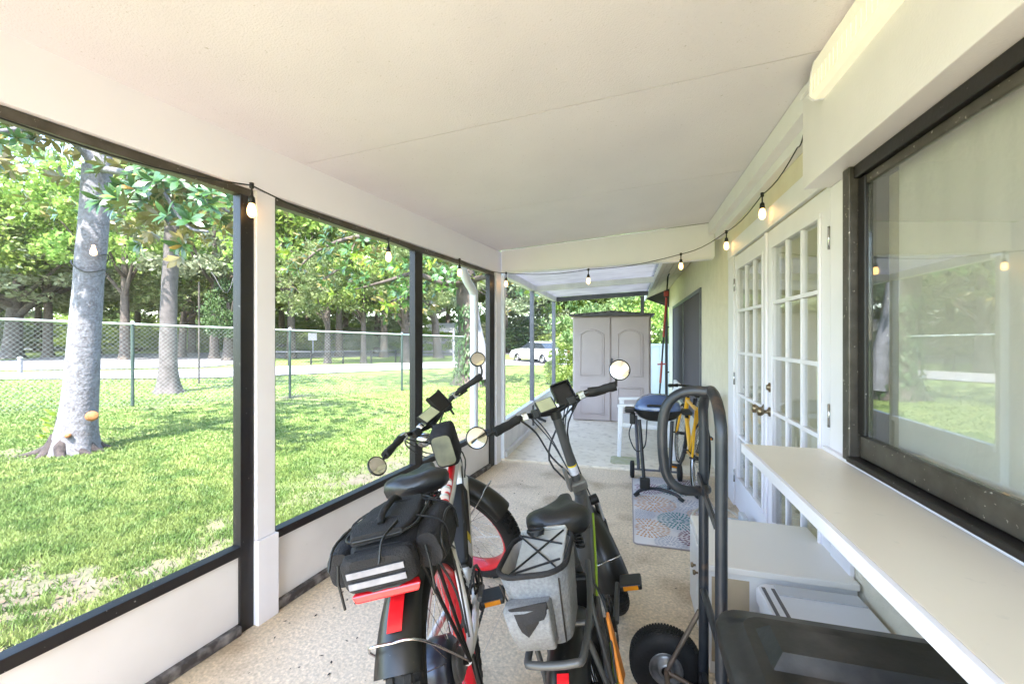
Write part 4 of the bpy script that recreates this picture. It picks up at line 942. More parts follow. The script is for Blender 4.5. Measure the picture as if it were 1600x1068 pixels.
def saddle(parent, c, L, wmax, mat='leather', h=.065):
    rings = []; st = [(-.02, .12, .2), (0, .45, .7), (.10, .88, 1.), (.25, 1., 1.08), (.42, .86, 1.0), (.56, .55, .92), (.70, .33, .88), (.86, .24, .82), (.97, .17, .6), (1.0, .06, .25)]
    for t, w, hh in st:
        W2 = wmax * w / 2; H = h * hh; ring = []
        for k in range(20):
            a = 2 * math.pi * k / 20; x = W2 * math.copysign(abs(math.cos(a)) ** .75, math.cos(a)); z = H * math.copysign(abs(math.sin(a)) ** .8, math.sin(a)) * (.55 if math.sin(a) > 0 else .65)
            if math.sin(a) > 0: z -= .012 * math.exp(-(x / (wmax * .09)) ** 2) * (1 if .1 < t < .8 else .3)
            if math.sin(a) < 0 and abs(x) > W2 * .75: z *= 1.25
            ring.append((c[0] + x, c[1] + t * L, c[2] + z + .012 * (1 if t < .3 else 0)))
        rings.append(ring)
    s_ = part('saddle', MB().loft(rings), mat, parent)
    mb = MB()
    for s in (-1, 1):                           # springs and rails
        q = [Vector((c[0] + s * .055 + .013 * math.cos(k * .9), c[1] + .07 + .013 * math.sin(k * .9), c[2] - .035 - k * .0016)) for k in range(36)]; mb.tube(q, .004, 5)
        mb.tube([(c[0] + s * .05, c[1] + .07, c[2] - .09), (c[0] + s * .025, c[1] + L * .45, c[2] - .075), (c[0] + s * .012, c[1] + L * .9, c[2] - .03)], .004, 5)
    part('spring', mb, 'black', s_); return s_
def tubes(name, parent, mat, *segs, T=None, n=10):
    if name in ('cable', 'fork_stanchion') and len(segs) > 1: return [tubes(name, parent, mat, s, T=T, n=n) for s in segs][0]
    mb = MB()
    for pts, r in segs: mb.tube(smooth_path(pts, 4) if len(pts) > 2 else pts, r, n) if not hasattr(r, '__len__') else mb.tube(pts, r, n)
    if T is not None: mb.xform(T)
    return part(name, mb, mat, parent)
def mirror(parent, T, arm, c, nrm, r=.045, sx=1.0):
    a = tubes('mirror', parent, 'black', (arm, .006), T=T)
    mt = T @ Matrix.Translation(c) @ Vector(nrm).to_track_quat('Z', 'Y').to_matrix().to_4x4() @ Matrix.Diagonal((sx, 1, 1, 1))
    part('mirror_back', MB().lathe([(0, -.018), (r * .7, -.014), (r, -.004), (r, .003), (r - .005, .004)], (0, 0, 0), 'z', 28, mt), 'black', a)
    part('mirror_glass', MB().lathe([(r - .005, .0035), (r * .5, .0042), (0, .0045)], (0, 0, 0), 'z', 28, mt), 'mirror', a)
def grip(parent, T, a, b, r=.0165):
    a, b = Vector(a), Vector(b); pts = [a.lerp(b, t) for t in np.linspace(0, 1, 12)]
    return part('grip', MB().tube(pts, [r * (1.15 if i in (0, 11) else 1.0 + .10 * math.sin(i * 1.1) + (.25 if i > 8 else 0)) for i in range(12)], 12).xform(T), 'rubber', parent)
def lever(parent, T, p, s):
    p = Vector(p)
    l = part('brake_lever', MB().tube(smooth_path([p, p + Vector((s * .02, .035, -.012)), p + Vector((s * .07, .055, -.03)), p + Vector((s * .13, .05, -.035))], 4), .006, 7).xform(T), 'black', parent)
    mb = MB(); mb.box(p.x - .016, p.x + .016, p.y - .016, p.y + .03, p.z - .018, p.z + .016); part('clamp', mb.xform(T), 'chrome', l, bevel=.004)
    return l
def crank(parent, c, R_, col, pedal_mat, rot=.0, x=.055):
    mb = MB(); c = Vector(c)
    mb.lathe([(R_ - .010, x), (R_, x - .002), (R_, x + .002), (R_ - .010, x + .003), (R_ - .012, x)], c, 'x', 40)
    for k in range(5):
        a = k * 1.2566 + rot; mb.tube([c + Vector((x, .02 * math.cos(a), .02 * math.sin(a))), c + Vector((x, (R_ - .008) * math.cos(a), (R_ - .008) * math.sin(a)))], .006, 5)
    mb.lathe([(0, -.07), (.02, -.07), (.02, .075), (0, .075)], c, 'x', 14)
    ck = part('crankset', mb, 'black', parent)
    for s in (-1, 1):
        a = rot + (0 if s > 0 else math.pi); e = c + Vector((s * (x + .035), .17 * math.cos(a), .17 * math.sin(a)))
        part('crank_arm', MB().tube([c + Vector((s * (x + .015), 0, 0)), e], [.013, .010], 8), 'bgrey', ck)
        mb = MB(); mb.box(e.x + (.01 if s > 0 else -.10), e.x + (.10 if s > 0 else -.01), e.y - .045, e.y + .045, e.z - .012, e.z + .012)
        pd = part('pedal', mb, 'black', ck, bevel=.006)
        for q in (-1, 1):
            mb = MB(); mb.box(e.x + (.025 if s > 0 else -.085), e.x + (.085 if s > 0 else -.025), e.y + q * .045 - .003, e.y + q * .045 + .003, e.z - .008, e.z + .008); part('reflector', mb, pedal_mat, pd)
    return ck
def chain(parent, a, ra, b, rb, x):
    a, b = Vector(a), Vector(b); pts = []
    for k in range(13): t = math.pi / 2 + math.pi * k / 12 if b.y > a.y else 0; pts.append(a + Vector((0, ra * math.cos(t), ra * math.sin(t))))
    for k in range(13): t = -math.pi / 2 + math.pi * k / 12; pts.append(b + Vector((0, rb * math.cos(t), rb * math.sin(t))))
    out = []
    for i in range(len(pts)):
        p, q = pts[i], pts[(i + 1) % len(pts)]; m = max(1, int((q - p).length / .013))
        for j in range(m): out.append(p.lerp(q, j / m) + Vector((x, 0, 0)))
    mb = MB()
    for i, p in enumerate(out):
        q = out[(i + 1) % len(out)]; d = (q - p).normalized(); mt = Matrix.Translation((p + q) / 2) @ d.to_track_quat('Y', 'Z').to_matrix().to_4x4(); l = (q - p).length * .46
        mb.box(-.0045 if i % 2 else -.003, .0045 if i % 2 else .003, -l, l, -.0042, .0042, mt)
    return part('chain', mb, 'bgrey', parent)

# ------------------------------------------------------------------ red and white fat-tyre bike
B1 = thing('electric_bike', 'white and red fat tyre electric bike with red rims and black trunk bag', 'bicycle', (-.482, 1.248, 0), (0, -.249, .241), group='electric bikes')
R1 = .36
wheel(B1, Matrix.Translation((0, 0, R1)), R1, .052, 'bred')
HA = Vector((0, .905, .64)); ax1 = Vector((0, -.36, .93)).normalized(); ST1 = R(52)
T1 = Matrix.Translation(HA) @ Matrix.Rotation(ST1, 4, ax1) @ Matrix.Translation(-HA)
FH = Vector((0, 1.14, R1))
TW1 = Matrix.Translation(HA) @ Matrix.Rotation(R(64), 4, ax1) @ Matrix.Translation(-HA)   # the front wheel flops a little further than the bars
wheel(B1, TW1 @ Matrix.Translation(FH), R1, .052, 'bred')
tubes('frame', B1, 'bwhite', ([(0, .85, .775), (0, .60, .70), (0, .34, .655)], .026), ([(0, .90, .66), (0, .66, .46), (0, .47, .32)], .036), ([(0, .47, .32), (0, .30, .74)], .020),
      ([(.082, 0, R1), (.080, .12, .40), (.028, .33, .63)], .013), ([(-.082, 0, R1), (-.080, .12, .40), (-.028, .33, .63)], .013), ([(.082, 0, R1), (.078, .2, .34), (.04, .46, .32)], .014), ([(-.082, 0, R1), (-.078, .2, .34), (-.04, .46, .32)], .014), ([(0, .915, .62), (0, .845, .80)], .030), n=12)
tubes('top_tube_band', B1, 'bred', ([(0, .83, .796), (0, .60, .722), (0, .36, .680)], .0185))
for t in (.30, .42, .54):
    p = Vector((0, .83, .80)).lerp(Vector((0, .36, .683)), t + .2); tubes('stripe', B1, 'bwhite', ([p, p + Vector((0, .018, .0045))], .021))
mb = MB(); mt = Matrix.Translation((0, .665, .50)) @ Matrix.Rotation(R(42), 4, 'X'); mb.box(-.040, .040, -.19, .19, .0, .085, mt); bat = part('battery', mb, 'black', B1, bevel=.015)
mb = MB(); mb.box(-.028, .028, -.186, -.1905, .012, .040, mt); mb.box(.0402, .0412, -.15, -.09, .02, .07, mt); part('label', mb, 'sticker', bat)
mb = MB(); mb.box(.0402, .0413, -.085, -.05, .02, .07, mt); part('warning_label', mb, 'stickery', bat)
tubes('seat_post', B1, 'black', ([(0, .31, .70), (0, .265, .85)], .0145))
saddle(B1, (0, .12, .885), .29, .245)
tubes('fork', B1, 'bwhite', ([FH + Vector((.078, 0, 0)), (.078, 1.03, .60), (.074, .965, .72)], .017), ([FH + Vector((-.078, 0, 0)), (-.078, 1.03, .60), (-.074, .965, .72)], .017), ([(-.078, .955, .72), (.078, .955, .72)], .020), T=TW1)
tubes('fork_stanchion', B1, 'black', ([(.078, 1.075, .50), (.076, .985, .69)], .0215), ([(-.078, 1.075, .50), (-.076, .985, .69)], .0215), T=TW1)
tubes('stem', B1, 'black', ([(0, .845, .79), (0, .80, .92)], .019), ([(0, .80, .92), (0, .845, 1.0)], .018), T=T1)
bc = Vector((0, .845, 1.0))
hb = tubes('handlebar', B1, 'black', ([(-.33, .735, 1.055), (-.20, .80, 1.055), (-.11, .84, 1.03), (0, .845, 1.0), (.11, .84, 1.03), (.20, .80, 1.055), (.33, .735, 1.055)], .0125), T=T1)
for s in (-1, 1):
    grip(B1, T1, (s * .215, .795, 1.055), (s * .345, .728, 1.056)); lever(B1, T1, (s * .185, .812, 1.052), s)
mirror(B1, T1, [(-.345, .728, 1.056), (-.372, .715, 1.05), (-.385, .700, 1.058)], (-.415, .69, 1.050), (.25, -1, .25), .042)
mirror(B1, T1, [(.345, .728, 1.056), (.362, .718, 1.08), (.372, .715, 1.11)], (.375, .712, 1.145), (-.25, -1, .25), .040, 1.15)
mb = MB(); mt = T1 @ Matrix.Translation((-.015, .80, 1.055)) @ Matrix.Rotation(R(48), 4, 'X'); mb.box(-.052, .052, -.034, .034, -.012, .008, mt); dsp = part('display', mb, 'black', B1, bevel=.004)
mb = MB(); mb.box(-.046, .046, -.028, .028, .0085, .0095, mt); part('screen', mb, 'lcd', dsp)
mb = MB(); mt = T1 @ Matrix.Translation((.085, .815, 1.075)) @ Matrix.Rotation(R(70), 4, 'X'); mb.box(-.038, .038, -.05, .05, -.012, .006, mt); mb.box(-.044, -.038, -.055, .055, -.014, .016, mt); mb.box(.038, .044, -.055, .055, -.014, .016, mt); part('phone_holder', mb, 'black', B1, bevel=.004)
mb = MB(); mt = T1 @ Matrix.Translation((0, .98, .93)); mb.lathe([(0, -.03), (.03, -.02), (.04, .03), (.036, .038), (0, .04)], (0, 0, 0), 'y', 18, mt); part('headlight', mb, 'chrome', B1)
fender('front_fender', B1, TW1 @ Matrix.Translation(FH), R1 + .035, .066, 62, 172, drop=.045, flare_end=.10)
sy = R1 + .02
tubes('fender_stay', B1, 'chrome', ([(.085, 1.14, R1), (.068, 1.14 + sy * math.cos(R(150)), R1 + sy * math.sin(R(150))), (0, 1.14 + (sy + .02) * math.cos(R(149)), R1 + (sy + .02) * math.sin(R(149))), (-.068, 1.14 + sy * math.cos(R(150)), R1 + sy * math.sin(R(150))), (-.085, 1.14, R1)], .003), T=TW1, n=6)
rf = fender('rear_fender', B1, Matrix.Translation((0, 0, R1)), R1 + .030, .056, 40, 144, drop=.030, flare_end=.16)
mb = MB(); rr = R1 + .0355
q = [(-.024, .024, R(124)), (-.024, .024, R(138))]; vs = []
for a in np.linspace(R(116), R(131), 8): vs += [(-.020, rr * math.cos(a), R1 + rr * math.sin(a)), (.020, rr * math.cos(a), R1 + rr * math.sin(a))]
mb.add(vs, [(2 * i, 2 * i + 1, 2 * i + 3, 2 * i + 2) for i in range(7)]); part('reflector', mb, 'reflect', rf)
tubes('fender_stay', B1, 'chrome', ([(.088, 0, R1), (.070, sy * math.cos(R(135)), R1 + sy * math.sin(R(135))), (0, (sy + .022) * math.cos(R(134.5)), R1 + (sy + .022) * math.sin(R(134.5))), (-.070, sy * math.cos(R(135)), R1 + sy * math.sin(R(135))), (-.088, 0, R1)], .0035), n=6)
tubes('rear_rack', B1, 'black', ([(.06, .26, .76), (.065, 0, .762), (.06, -.21, .762), (0, -.235, .762), (-.06, -.21, .762), (-.065, 0, .762), (-.06, .26, .76)], .007), ([(.065, -.02, .762), (.092, 0, R1)], .006), ([(-.065, -.02, .762), (-.092, 0, R1)], .006), ([(.065, -.13, .762), (.092, 0, R1)], .006), ([(-.065, -.13, .762), (-.092, 0, R1)], .006), ([(0, .25, .762), (0, -.23, .762)], .006), n=8)
mb = MB(); mb.hull([(-.085, -.248, .742), (.085, -.248, .742), (.075, -.222, .735), (-.075, -.222, .735)], [(-.095, -.246, .762), (.095, -.246, .762), (.085, -.222, .766), (-.085, -.222, .766)]); part('tail_light', mb, 'reflect', B1, bevel=.004)
crank(B1, (0, .47, .32), .085, 'black', 'amber', rot=R(165))
chain(B1, (0, 0, R1), .042, (0, .47, .32), .085, .057)
mb = MB().lathe([(.02, .045), (.055, .046), (.055, .05), (.045, .056), (.045, .062), (.03, .07), (0, .07)], (0, 0, R1), 'x', 28); part('cassette', mb, 'bgrey', B1)
mb = MB().lathe([(0, -.05), (.075, -.048), (.085, -.03), (.085, .03), (.075, .044), (0, .046)], (0, 0, R1), 'x', 32); part('hub_motor', mb, mk('motor_grey', (.03, .035, .05), (.05, .055, .07), 8, .3, metal=.6), B1)
tubes('derailleur', B1, 'black', ([(.095, .02, R1), (.10, .01, .25), (.085, .06, .19)], .010))
tubes('kickstand', B1, 'black', ([(-.06, .05, .32), (-.11, .06, .16), (-.165, .07, .055)], .010))
tubes('cable', B1, 'cable', ([T1 @ Vector((-.18, .85, 1.04)), T1 @ Vector((-.08, .96, .98)), (.0, .93, .80), (.03, .8, .70), (.03, .6, .55)], .004), ([T1 @ Vector((.18, .85, 1.04)), T1 @ Vector((.09, .97, .97)), (.03, .95, .78), (.03, .85, .68)], .004), ([T1 @ Vector((.16, .85, 1.04)), T1 @ Vector((.10, 1.0, .90)), T1 @ Vector((.085, 1.06, .6)), T1 @ Vector((.09, 1.12, .42))], .004),
      ([(.06, -.02, .75), (.11, -.03, .60), (.10, 0, .45)], .004), ([(.05, .2, .74), (.09, .1, .6), (.10, .02, .42)], .0035), n=6)
mb = MB(); sec = [[(x * k, .60 + dy, .70 + z * k2) for x, z in rrect(.115, .19, .03, 3)] for dy, k, k2 in ((0, .8, .8), (.02, 1, 1), (.12, 1, 1), (.19, .7, .75))]
mt = Matrix.Translation((0, .07, .185)) @ Matrix.Translation((0, .66, .76)) @ Matrix.Rotation(R(12), 4, 'X') @ Matrix.Translation((0, -.66, -.76))
pb = part('phone_pouch', MB().loft(sec).xform(mt), 'nylon', B1)
mb = MB(); mb.add([(x * .80, .597, .70 + z * .80) for x, z in rrect(.115, .19, .03, 3)], [tuple(range(16))]); part('clear_window', mb.xform(mt), 'window', pb)

def extras(B, T, bc, hw, cal, z0, TC=None):
    for s in (-1, 1):
        for k in range(2):
            q = [(s * (hw - .02 * k), bc.y + .03, bc.z + .035), (s * (hw * .6), bc.y + .13 + .02 * k, bc.z - .01 - .03 * k), (s * .04, bc.y + .15 + .02 * k, bc.z - .12 - .03 * k), (s * .022, bc.y + .08, z0)]
            tubes('cable', B, 'cable', ([T @ Vector(p) for p in q], .0034), n=6)
        mb = MB(); mb.box(s * (hw - .055) - .02, s * (hw - .055) + .02, bc.y - .045, bc.y + .0, bc.z + .005, bc.z + .045); part('shifter', mb.xform(T), 'black', B, bevel=.006)
        part('shift_lever', MB().tube([(s * (hw - .05), bc.y - .03, bc.z + .01), (s * (hw - .075), bc.y - .07, bc.z - .015)], .006, 6).xform(T), 'black', B)
    mb = MB(); mb.lathe([(0, .05), (.016, .046), (.022, .03), (.022, .022), (0, .022)], (-.075, bc.y - .02, bc.z), 'z', 16); part('bell', mb.xform(T), 'chrome', B)
    mb = MB(); c = Vector(cal); mb.box(c.x - .018, c.x + .018, c.y - .03, c.y + .03, c.z - .04, c.z + .04); part('brake_caliper', mb.xform(TC or T), 'black', B, bevel=.006)
extras(B1, T1, bc, .17, (-.075, 1.075, .43), .84, TW1)
# black trunk bag on its rack
G1 = thing('trunk_bag', 'black nylon trunk bag with reflective stripes strapped on the red rimmed bike', 'bag', (-.482, 1.248, 0), (0, -.249, .241))
def bagbody(name, parent, mat, y0, y1, w0, w1, z0, z1, x=0, r=.035, bulge=1.06, seg=7):
    rings = []
    for i in range(seg + 1):
        t = i / seg; e = .82 if i in (0, seg) else (1 if i in (1, seg - 1) else bulge); w = w0 + (w1 - w0) * t
        rings.append([(x + a * e + .009 * noise.noise(Vector((a * 20, t * 6, b * 20))), y0 + (y1 - y0) * t, (z0 + z1) / 2 + b * e + .009 * noise.noise(Vector((a * 15, t * 5, b * 15 + 5)))) for a, b in rrect(w, z1 - z0, r, 4)])
    return part(name, MB().loft(rings), mat, parent, sub=1)
body = bagbody('main_body', G1, 'nylon', -.225, .03, .20, .18, .772, .88)
fl_ = bagbody('top_flap', G1, 'nylon', -.225, .02, .18, .165, .878, .908, r=.014)
mb = MB().tube([(x, y, .890) for x, y in [(a, -.10 + b) for a, b in rrect(.20, .25, .05, 5)]], .004, 6, closed=True); part('zipper', mb, 'black', G1)
for s in (-1, 1):
    pk = bagbody('side_pocket', G1, 'nylon', -.21, .02, .075, .07, .765, .875, x=s * .122, r=.03, bulge=1.1)
    q = [(s * .158, y, z) for y, z in [(-.19, .79), (-.195, .84), (-.09, .868), (.0, .84), (.005, .79)]]; part('zipper', MB().tube(smooth_path(q, 5), .004, 6), 'black', pk)
    part('zip_pull', MB().tube([(s * .12, -.222, .84), (s * .125, -.232, .80), (s * .122, -.236, .73)], .0035, 6), 'black', pk)
bp_ = bagbody('rear_pocket', G1, 'nylon', -.275, -.225, .17, .20, .778, .868, r=.022)
for k, z in enumerate((.795, .822)):
    mb = MB(); mb.box(-.075, .075, -.2795, -.2765, z, z + .015); part('reflective_stripe', mb, mk('reflective_tape', (.27, .27, .30), (.20, .20, .23), 30, .35), G1)
part('handle', MB().tube(smooth_path([(0, -.18, .907), (0, -.15, .926), (0, -.05, .928), (0, -.01, .907)], 5), .010, 8), 'nylon', G1)
for y in (-.15, -.03): part('strap', MB().tube(smooth_path([(-.165, y, .79), (-.150, y, .872), (0, y, .909), (.150, y, .872), (.165, y, .79)], 5), .0035, 6), 'nylon', G1)
for x, y in ((-.09, -.17), (-.02, -.10), (.05, -.19)): part('compression_strap', MB().tube(smooth_path([(x, y, .909), (x - .02, y - .07, .895), (x - .03, y - .10, .85)], 4), .0035, 6), 'black', G1)

# ------------------------------------------------------------------ grey folding fat-tyre bike
B2 = thing('folding_bike', 'grey folding fat tyre electric bike with round mirrors beside the hand truck', 'bicycle', (-.047, 1.259, 0), (0, -.241, .021), group='electric bikes')
R2 = .262
wheel(B2, Matrix.Translation((0, 0, R2)), R2, .050, 'black', 28)
HB = Vector((0, .80, .58)); ax2 = Vector((0, -.30, .95)).normalized(); T2 = Matrix.Translation(HB) @ Matrix.Rotation(R(22), 4, ax2) @ Matrix.Translation(-HB)
FH2 = Vector((0, .985, R2))
wheel(B2, T2 @ Matrix.Translation(FH2), R2, .050, 'black', 28)
mb = MB(); sec = []
for p, w, h in (((0, .79, .60), .060, .17), ((0, .66, .55), .066, .12), ((0, .50, .47), .066, .10), ((0, .36, .41), .060, .09)): sec.append([(p[0] + a, p[1] - b * .25, p[2] + b) for a, b in rrect(w, h, .018, 3)])
mf = part('main_frame', MB().loft(sec), 'bgrey', B2)
for s in (-1, 1):
    mb = MB(); mb.tube([(s * .0335, .77, .565), (s * .0355, .62, .505), (s * .0355, .50, .45), (s * .033, .38, .40)], .006, 6); part('green_stripe', mb, 'green', mf)
tubes('rear_frame', B2, 'bgrey', ([(0, .42, .28), (0, .30, .58)], .021), ([(.08, 0, R2), (.05, .28, .46)], .013), ([(-.08, 0, R2), (-.05, .28, .46)], .013), ([(.08, 0, R2), (.05, .41, .28)], .013), ([(-.08, 0, R2), (-.05, .41, .28)], .013))
tubes('green_stay', B2, 'green', ([(.087, .05, .285), (.062, .30, .285)], .007))
tubes('head_tube', B2, 'bgrey', ([(0, .815, .53), (0, .762, .70)], .032))
tubes('seat_post', B2, 'bgrey', ([(0, .32, .52), (0, .27, .735)], .017))
saddle(B2, (0, .13, .772), .30, .235, h=.075)
tubes('saddle_loop', B2, 'chrome', ([(-.03, .13, .775), (-.028, .095, .80), (.028, .095, .80), (.03, .13, .775)], .004))
tubes('folding_stem', B2, 'bgrey', ([(0, .757, .72), (0, .675, 1.06)], .022), T=T2)
mb = MB(); mt = T2 @ Matrix.Translation((0, .757, .715)) @ Matrix.Rotation(R(15), 4, 'X'); mb.box(-.038, .038, -.036, .040, -.018, .026, mt); mb.box(-.052, -.036, -.03, .012, -.01, .105, mt); part('stem_hinge', mb, mk('hinge_grey', (.18, .17, .15), (.24, .23, .2), 9, .4, metal=.5), B2, bevel=.008)
p0, p1 = Vector((0, .757, .72)), Vector((0, .675, 1.06))
tubes('stem_label', B2, 'sticker', ([p0.lerp(p1, .15), p0.lerp(p1, .27)], .0228), T=T2); tubes('stem_label_band', B2, 'stickery', ([p0.lerp(p1, .27), p0.lerp(p1, .29)], .0229), T=T2)
tubes('stem_clamp', B2, 'black', ([(0, .675, 1.05), (0, .672, 1.085)], .026), T=T2)
tubes('handlebar', B2, 'black', ([(-.27, .60, 1.105), (-.17, .645, 1.115), (-.09, .67, 1.10), (0, .672, 1.082), (.09, .67, 1.10), (.17, .645, 1.115), (.27, .60, 1.105)], .0135), T=T2)
for s in (-1, 1):
    grip(B2, T2, (s * .175, .643, 1.113), (s * .290, .592, 1.102), .0185); lever(B2, T2, (s * .14, .655, 1.112), s)
mirror(B2, T2, [(-.29, .592, 1.102), (-.315, .58, 1.10), (-.325, .565, 1.108)], (-.37, .56, 1.112), (.2, -1, .18), .047)
mirror(B2, T2, [(.29, .592, 1.102), (.295, .585, 1.12), (.300, .58, 1.135)], (.325, .572, 1.165), (-.2, -1, .18), .047)
mb = MB(); mt = T2 @ Matrix.Translation((-.035, .63, 1.125)) @ Matrix.Rotation(R(40), 4, 'X'); mb.box(-.042, .042, -.04, .04, -.014, .008, mt); dsp = part('display', mb, 'black', B2, bevel=.004)
mb = MB(); mb.box(-.036, .036, -.034, .034, .0085, .0095, mt); part('screen', mb, 'lcd', dsp)
mb = MB(); mt = T2 @ Matrix.Translation((.065, .66, 1.145)) @ Matrix.Rotation(R(60), 4, 'X'); mb.box(-.04, .04, -.05, .05, -.014, .004, mt); mb.box(-.046, -.040, -.03, .055, -.016, .02, mt); mb.box(.040, .046, -.03, .055, -.016, .02, mt); mb.box(-.04, .04, .05, .056, -.016, .02, mt); part('phone_holder', mb, 'black', B2, bevel=.004)
tubes('fork', B2, 'black', ([FH2 + Vector((.080, 0, 0)), (.080, .925, .45)], .021), ([FH2 + Vector((-.080, 0, 0)), (-.080, .925, .45)], .021), ([(-.09, .89, .575), (.09, .89, .575)], .024), ([(0, .89, .575), (0, .80, .58)], .024), T=T2)
tubes('fork_stanchion', B2, 'chrome', ([(.080, .93, .43), (.080, .89, .575)], .015), ([(-.080, .93, .43), (-.080, .89, .575)], .015), T=T2)
fender('front_fender', B2, T2 @ Matrix.Translation(FH2), R2 + .034, .074, 60, 188, drop=.05, flare_end=.05)
sy2 = R2 + .02
tubes('fender_stay', B2, 'chrome', ([(.09, .985, R2), (.066, .985 + sy2 * math.cos(R(160)), R2 + sy2 * math.sin(R(160))), (0, .985 + (sy2 + .02) * math.cos(R(160)), R2 + (sy2 + .02) * math.sin(R(160))), (-.066, .985 + sy2 * math.cos(R(160)), R2 + sy2 * math.sin(R(160))), (-.09, .985, R2)], .003), T=T2, n=6)
rf = fender('rear_fender', B2, Matrix.Translation((0, 0, R2)), R2 + .034, .064, 40, 178, drop=.05, flare_end=.08)
mb = MB(); rr = R2 + .0375; vs = []
for a in np.linspace(R(120), R(142), 8): vs += [(-.016, rr * math.cos(a), R2 + rr * math.sin(a)), (.016, rr * math.cos(a), R2 + rr * math.sin(a))]
mb.add(vs, [(2 * i, 2 * i + 1, 2 * i + 3, 2 * i + 2) for i in range(7)]); part('reflector', mb, 'reflect', rf)
tubes('rear_rack', B2, 'bgrey', ([(.055, .26, .60), (.075, .05, .585), (.075, -.17, .585), (.05, -.205, .585), (-.05, -.205, .585), (-.075, -.17, .585), (-.075, .05, .585), (-.055, .26, .60)], .010), ([(.075, -.10, .585), (.095, 0, R2)], .008), ([(-.075, -.10, .585), (-.095, 0, R2)], .008), ([(.075, .06, .585), (.095, 0, R2)], .008), ([(-.075, .06, .585), (-.095, 0, R2)], .008), ([(-.075, -.05, .585), (.075, -.05, .585)], .008))
crank(B2, (0, .42, .28), .09, 'black', 'amber', rot=R(20), x=.06)
chain(B2, (0, 0, R2), .040, (0, .42, .28), .09, .062)
mb = MB().lathe([(.02, .045), (.052, .046), (.052, .05), (.04, .058), (.03, .07), (0, .07)], (0, 0, R2), 'x', 28); part('cassette', mb, 'bgrey', B2)
mb = MB().lathe([(0, -.05), (.085, -.048), (.095, -.03), (.095, .03), (.085, .044), (0, .046)], (0, 0, R2), 'x', 32); part('hub_motor', mb, 'black', B2)
mb = MB(); mb.hull([(.10, .05, .33), (.115, .05, .33), (.115, .13, .30), (.10, .13, .30)], [(.10, .10, .50), (.11, .10, .50), (.11, .13, .50), (.10, .13, .50)]); part('chain_guard', mb, 'orange', B2, bevel=.004)
tubes('derailleur', B2, 'black', ([(.10, .02, R2), (.105, .0, .17), (.09, .05, .11)], .010))
tubes('kickstand', B2, 'black', ([(-.05, .38, .26), (-.10, .38, .13), (-.135, .38, .04)], .010))
tubes('cable', B2, 'cable', ([T2 @ Vector((-.16, .70, 1.10)), T2 @ Vector((-.10, .80, 1.0)), T2 @ Vector((-.06, .86, .85)), (-.02, .86, .68), (-.03, .72, .56)], .005), ([T2 @ Vector((.16, .70, 1.10)), T2 @ Vector((.02, .80, 1.0)), T2 @ Vector((-.08, .84, .85)), (-.04, .84, .66), (-.04, .70, .54)], .005), ([T2 @ Vector((.14, .70, 1.10)), T2 @ Vector((.05, .82, .95)), T2 @ Vector((.06, .93, .70)), T2 @ Vector((.09, .96, .40))], .004),
      ([(.05, .24, .58), (.10, .14, .50), (.10, .02, .36)], .004), n=6)

extras(B2, T2, Vector((0, .672, 1.082)), .14, (-.078, .93, .33), .80)
mb = MB(); mb.box(-.075, -.045, .03, .09, .30, .36); part('brake_caliper', mb, 'black', B2, bevel=.006)
mb = MB(); mb.box(-.045, .045, .235, .275, .30, .56); cb2 = part('controller_box', mb, 'black', B2, bevel=.01)
# heather grey cooler bag on its rack
G2 = thing('cooler_bag', 'open heather grey insulated bag with black trim on the folding bike rack', 'bag', (-.047, 1.259, 0), (0, -.241, .021))
x0 = -.018
def ring(w, l, z, r, cy=-.07, n=5): return [(x0 + a, cy + b, z) for a, b in rrect(w, l, r, n)]
mb = MB(); mb.loft([ring(.118, .165, .600, .03), ring(.132, .182, .606, .035), ring(.162, .215, .70, .045), ring(.196, .252, .800, .06), ring(.184, .240, .800, .055), ring(.150, .200, .66, .035)], caps=True); part('body', mb, 'greycloth', G2)
mb = MB(); mb.loft([ring(.181, .236, .798, .053), ring(.151, .200, .675, .035)], caps=False); part('liner', mb, 'liner', G2)
part('trim', MB().tube(ring(.192, .248, .802, .06), .0075, 8, closed=True), 'nylon', G2)
mb = MB(); q = [(x0 - .085 + .01, -.16, .80), (x0 + .09, -.175, .803), (x0 + .098, .04, .86), (x0 - .075, .05, .865)]
mb.hull([(x0 - .078, .042, .800), (x0 + .080, .042, .800), (x0 + .080, .052, .800), (x0 - .078, .052, .800)], [(x0 - .070, .036, .822), (x0 + .074, .036, .822), (x0 + .074, .046, .824), (x0 - .070, .046, .824)])
mb.hull([(x0 - .060, -.14, .772), (x0 + .076, -.14, .772), (x0 + .080, .035, .806), (x0 - .060, .035, .806)], [(x0 - .060, -.14, .780), (x0 + .076, -.14, .780), (x0 + .080, .035, .818), (x0 - .060, .035, .818)]); part('lid', mb, mk('lid_cloth', (.30, .305, .285), (.36, .36, .335), 30, .8, bump=.3, bscale=200), G2, bevel=.008)
def lz(y): return .783 + (y + .14) * .217
for a, b in (((-.07, -.14), (.07, .02)), ((.07, -.14), (-.07, .02)), ((-.07, -.14), (.07, -.10)), ((-.07, .02), (.07, -.04))):
    part('bungee', MB().tube([(x0 + a[0], a[1], lz(a[1])), (x0 + b[0], b[1], lz(b[1]))], .0028, 6), 'black', G2)
mb = MB(); sec = []
for z, w, dpt in ((.612, .085, .008), (.62, .098, .022), (.68, .112, .032), (.735, .122, .028), (.742, .116, .014)): sec.append([(x0 - .016 + a, -.168 - (z - .612) * .17 - dpt * .5 + b, z) for a, b in rrect(w, dpt * 2, min(.008, dpt * .8), 3)])
part('rear_pocket', MB().loft(sec), 'greycloth', G2)
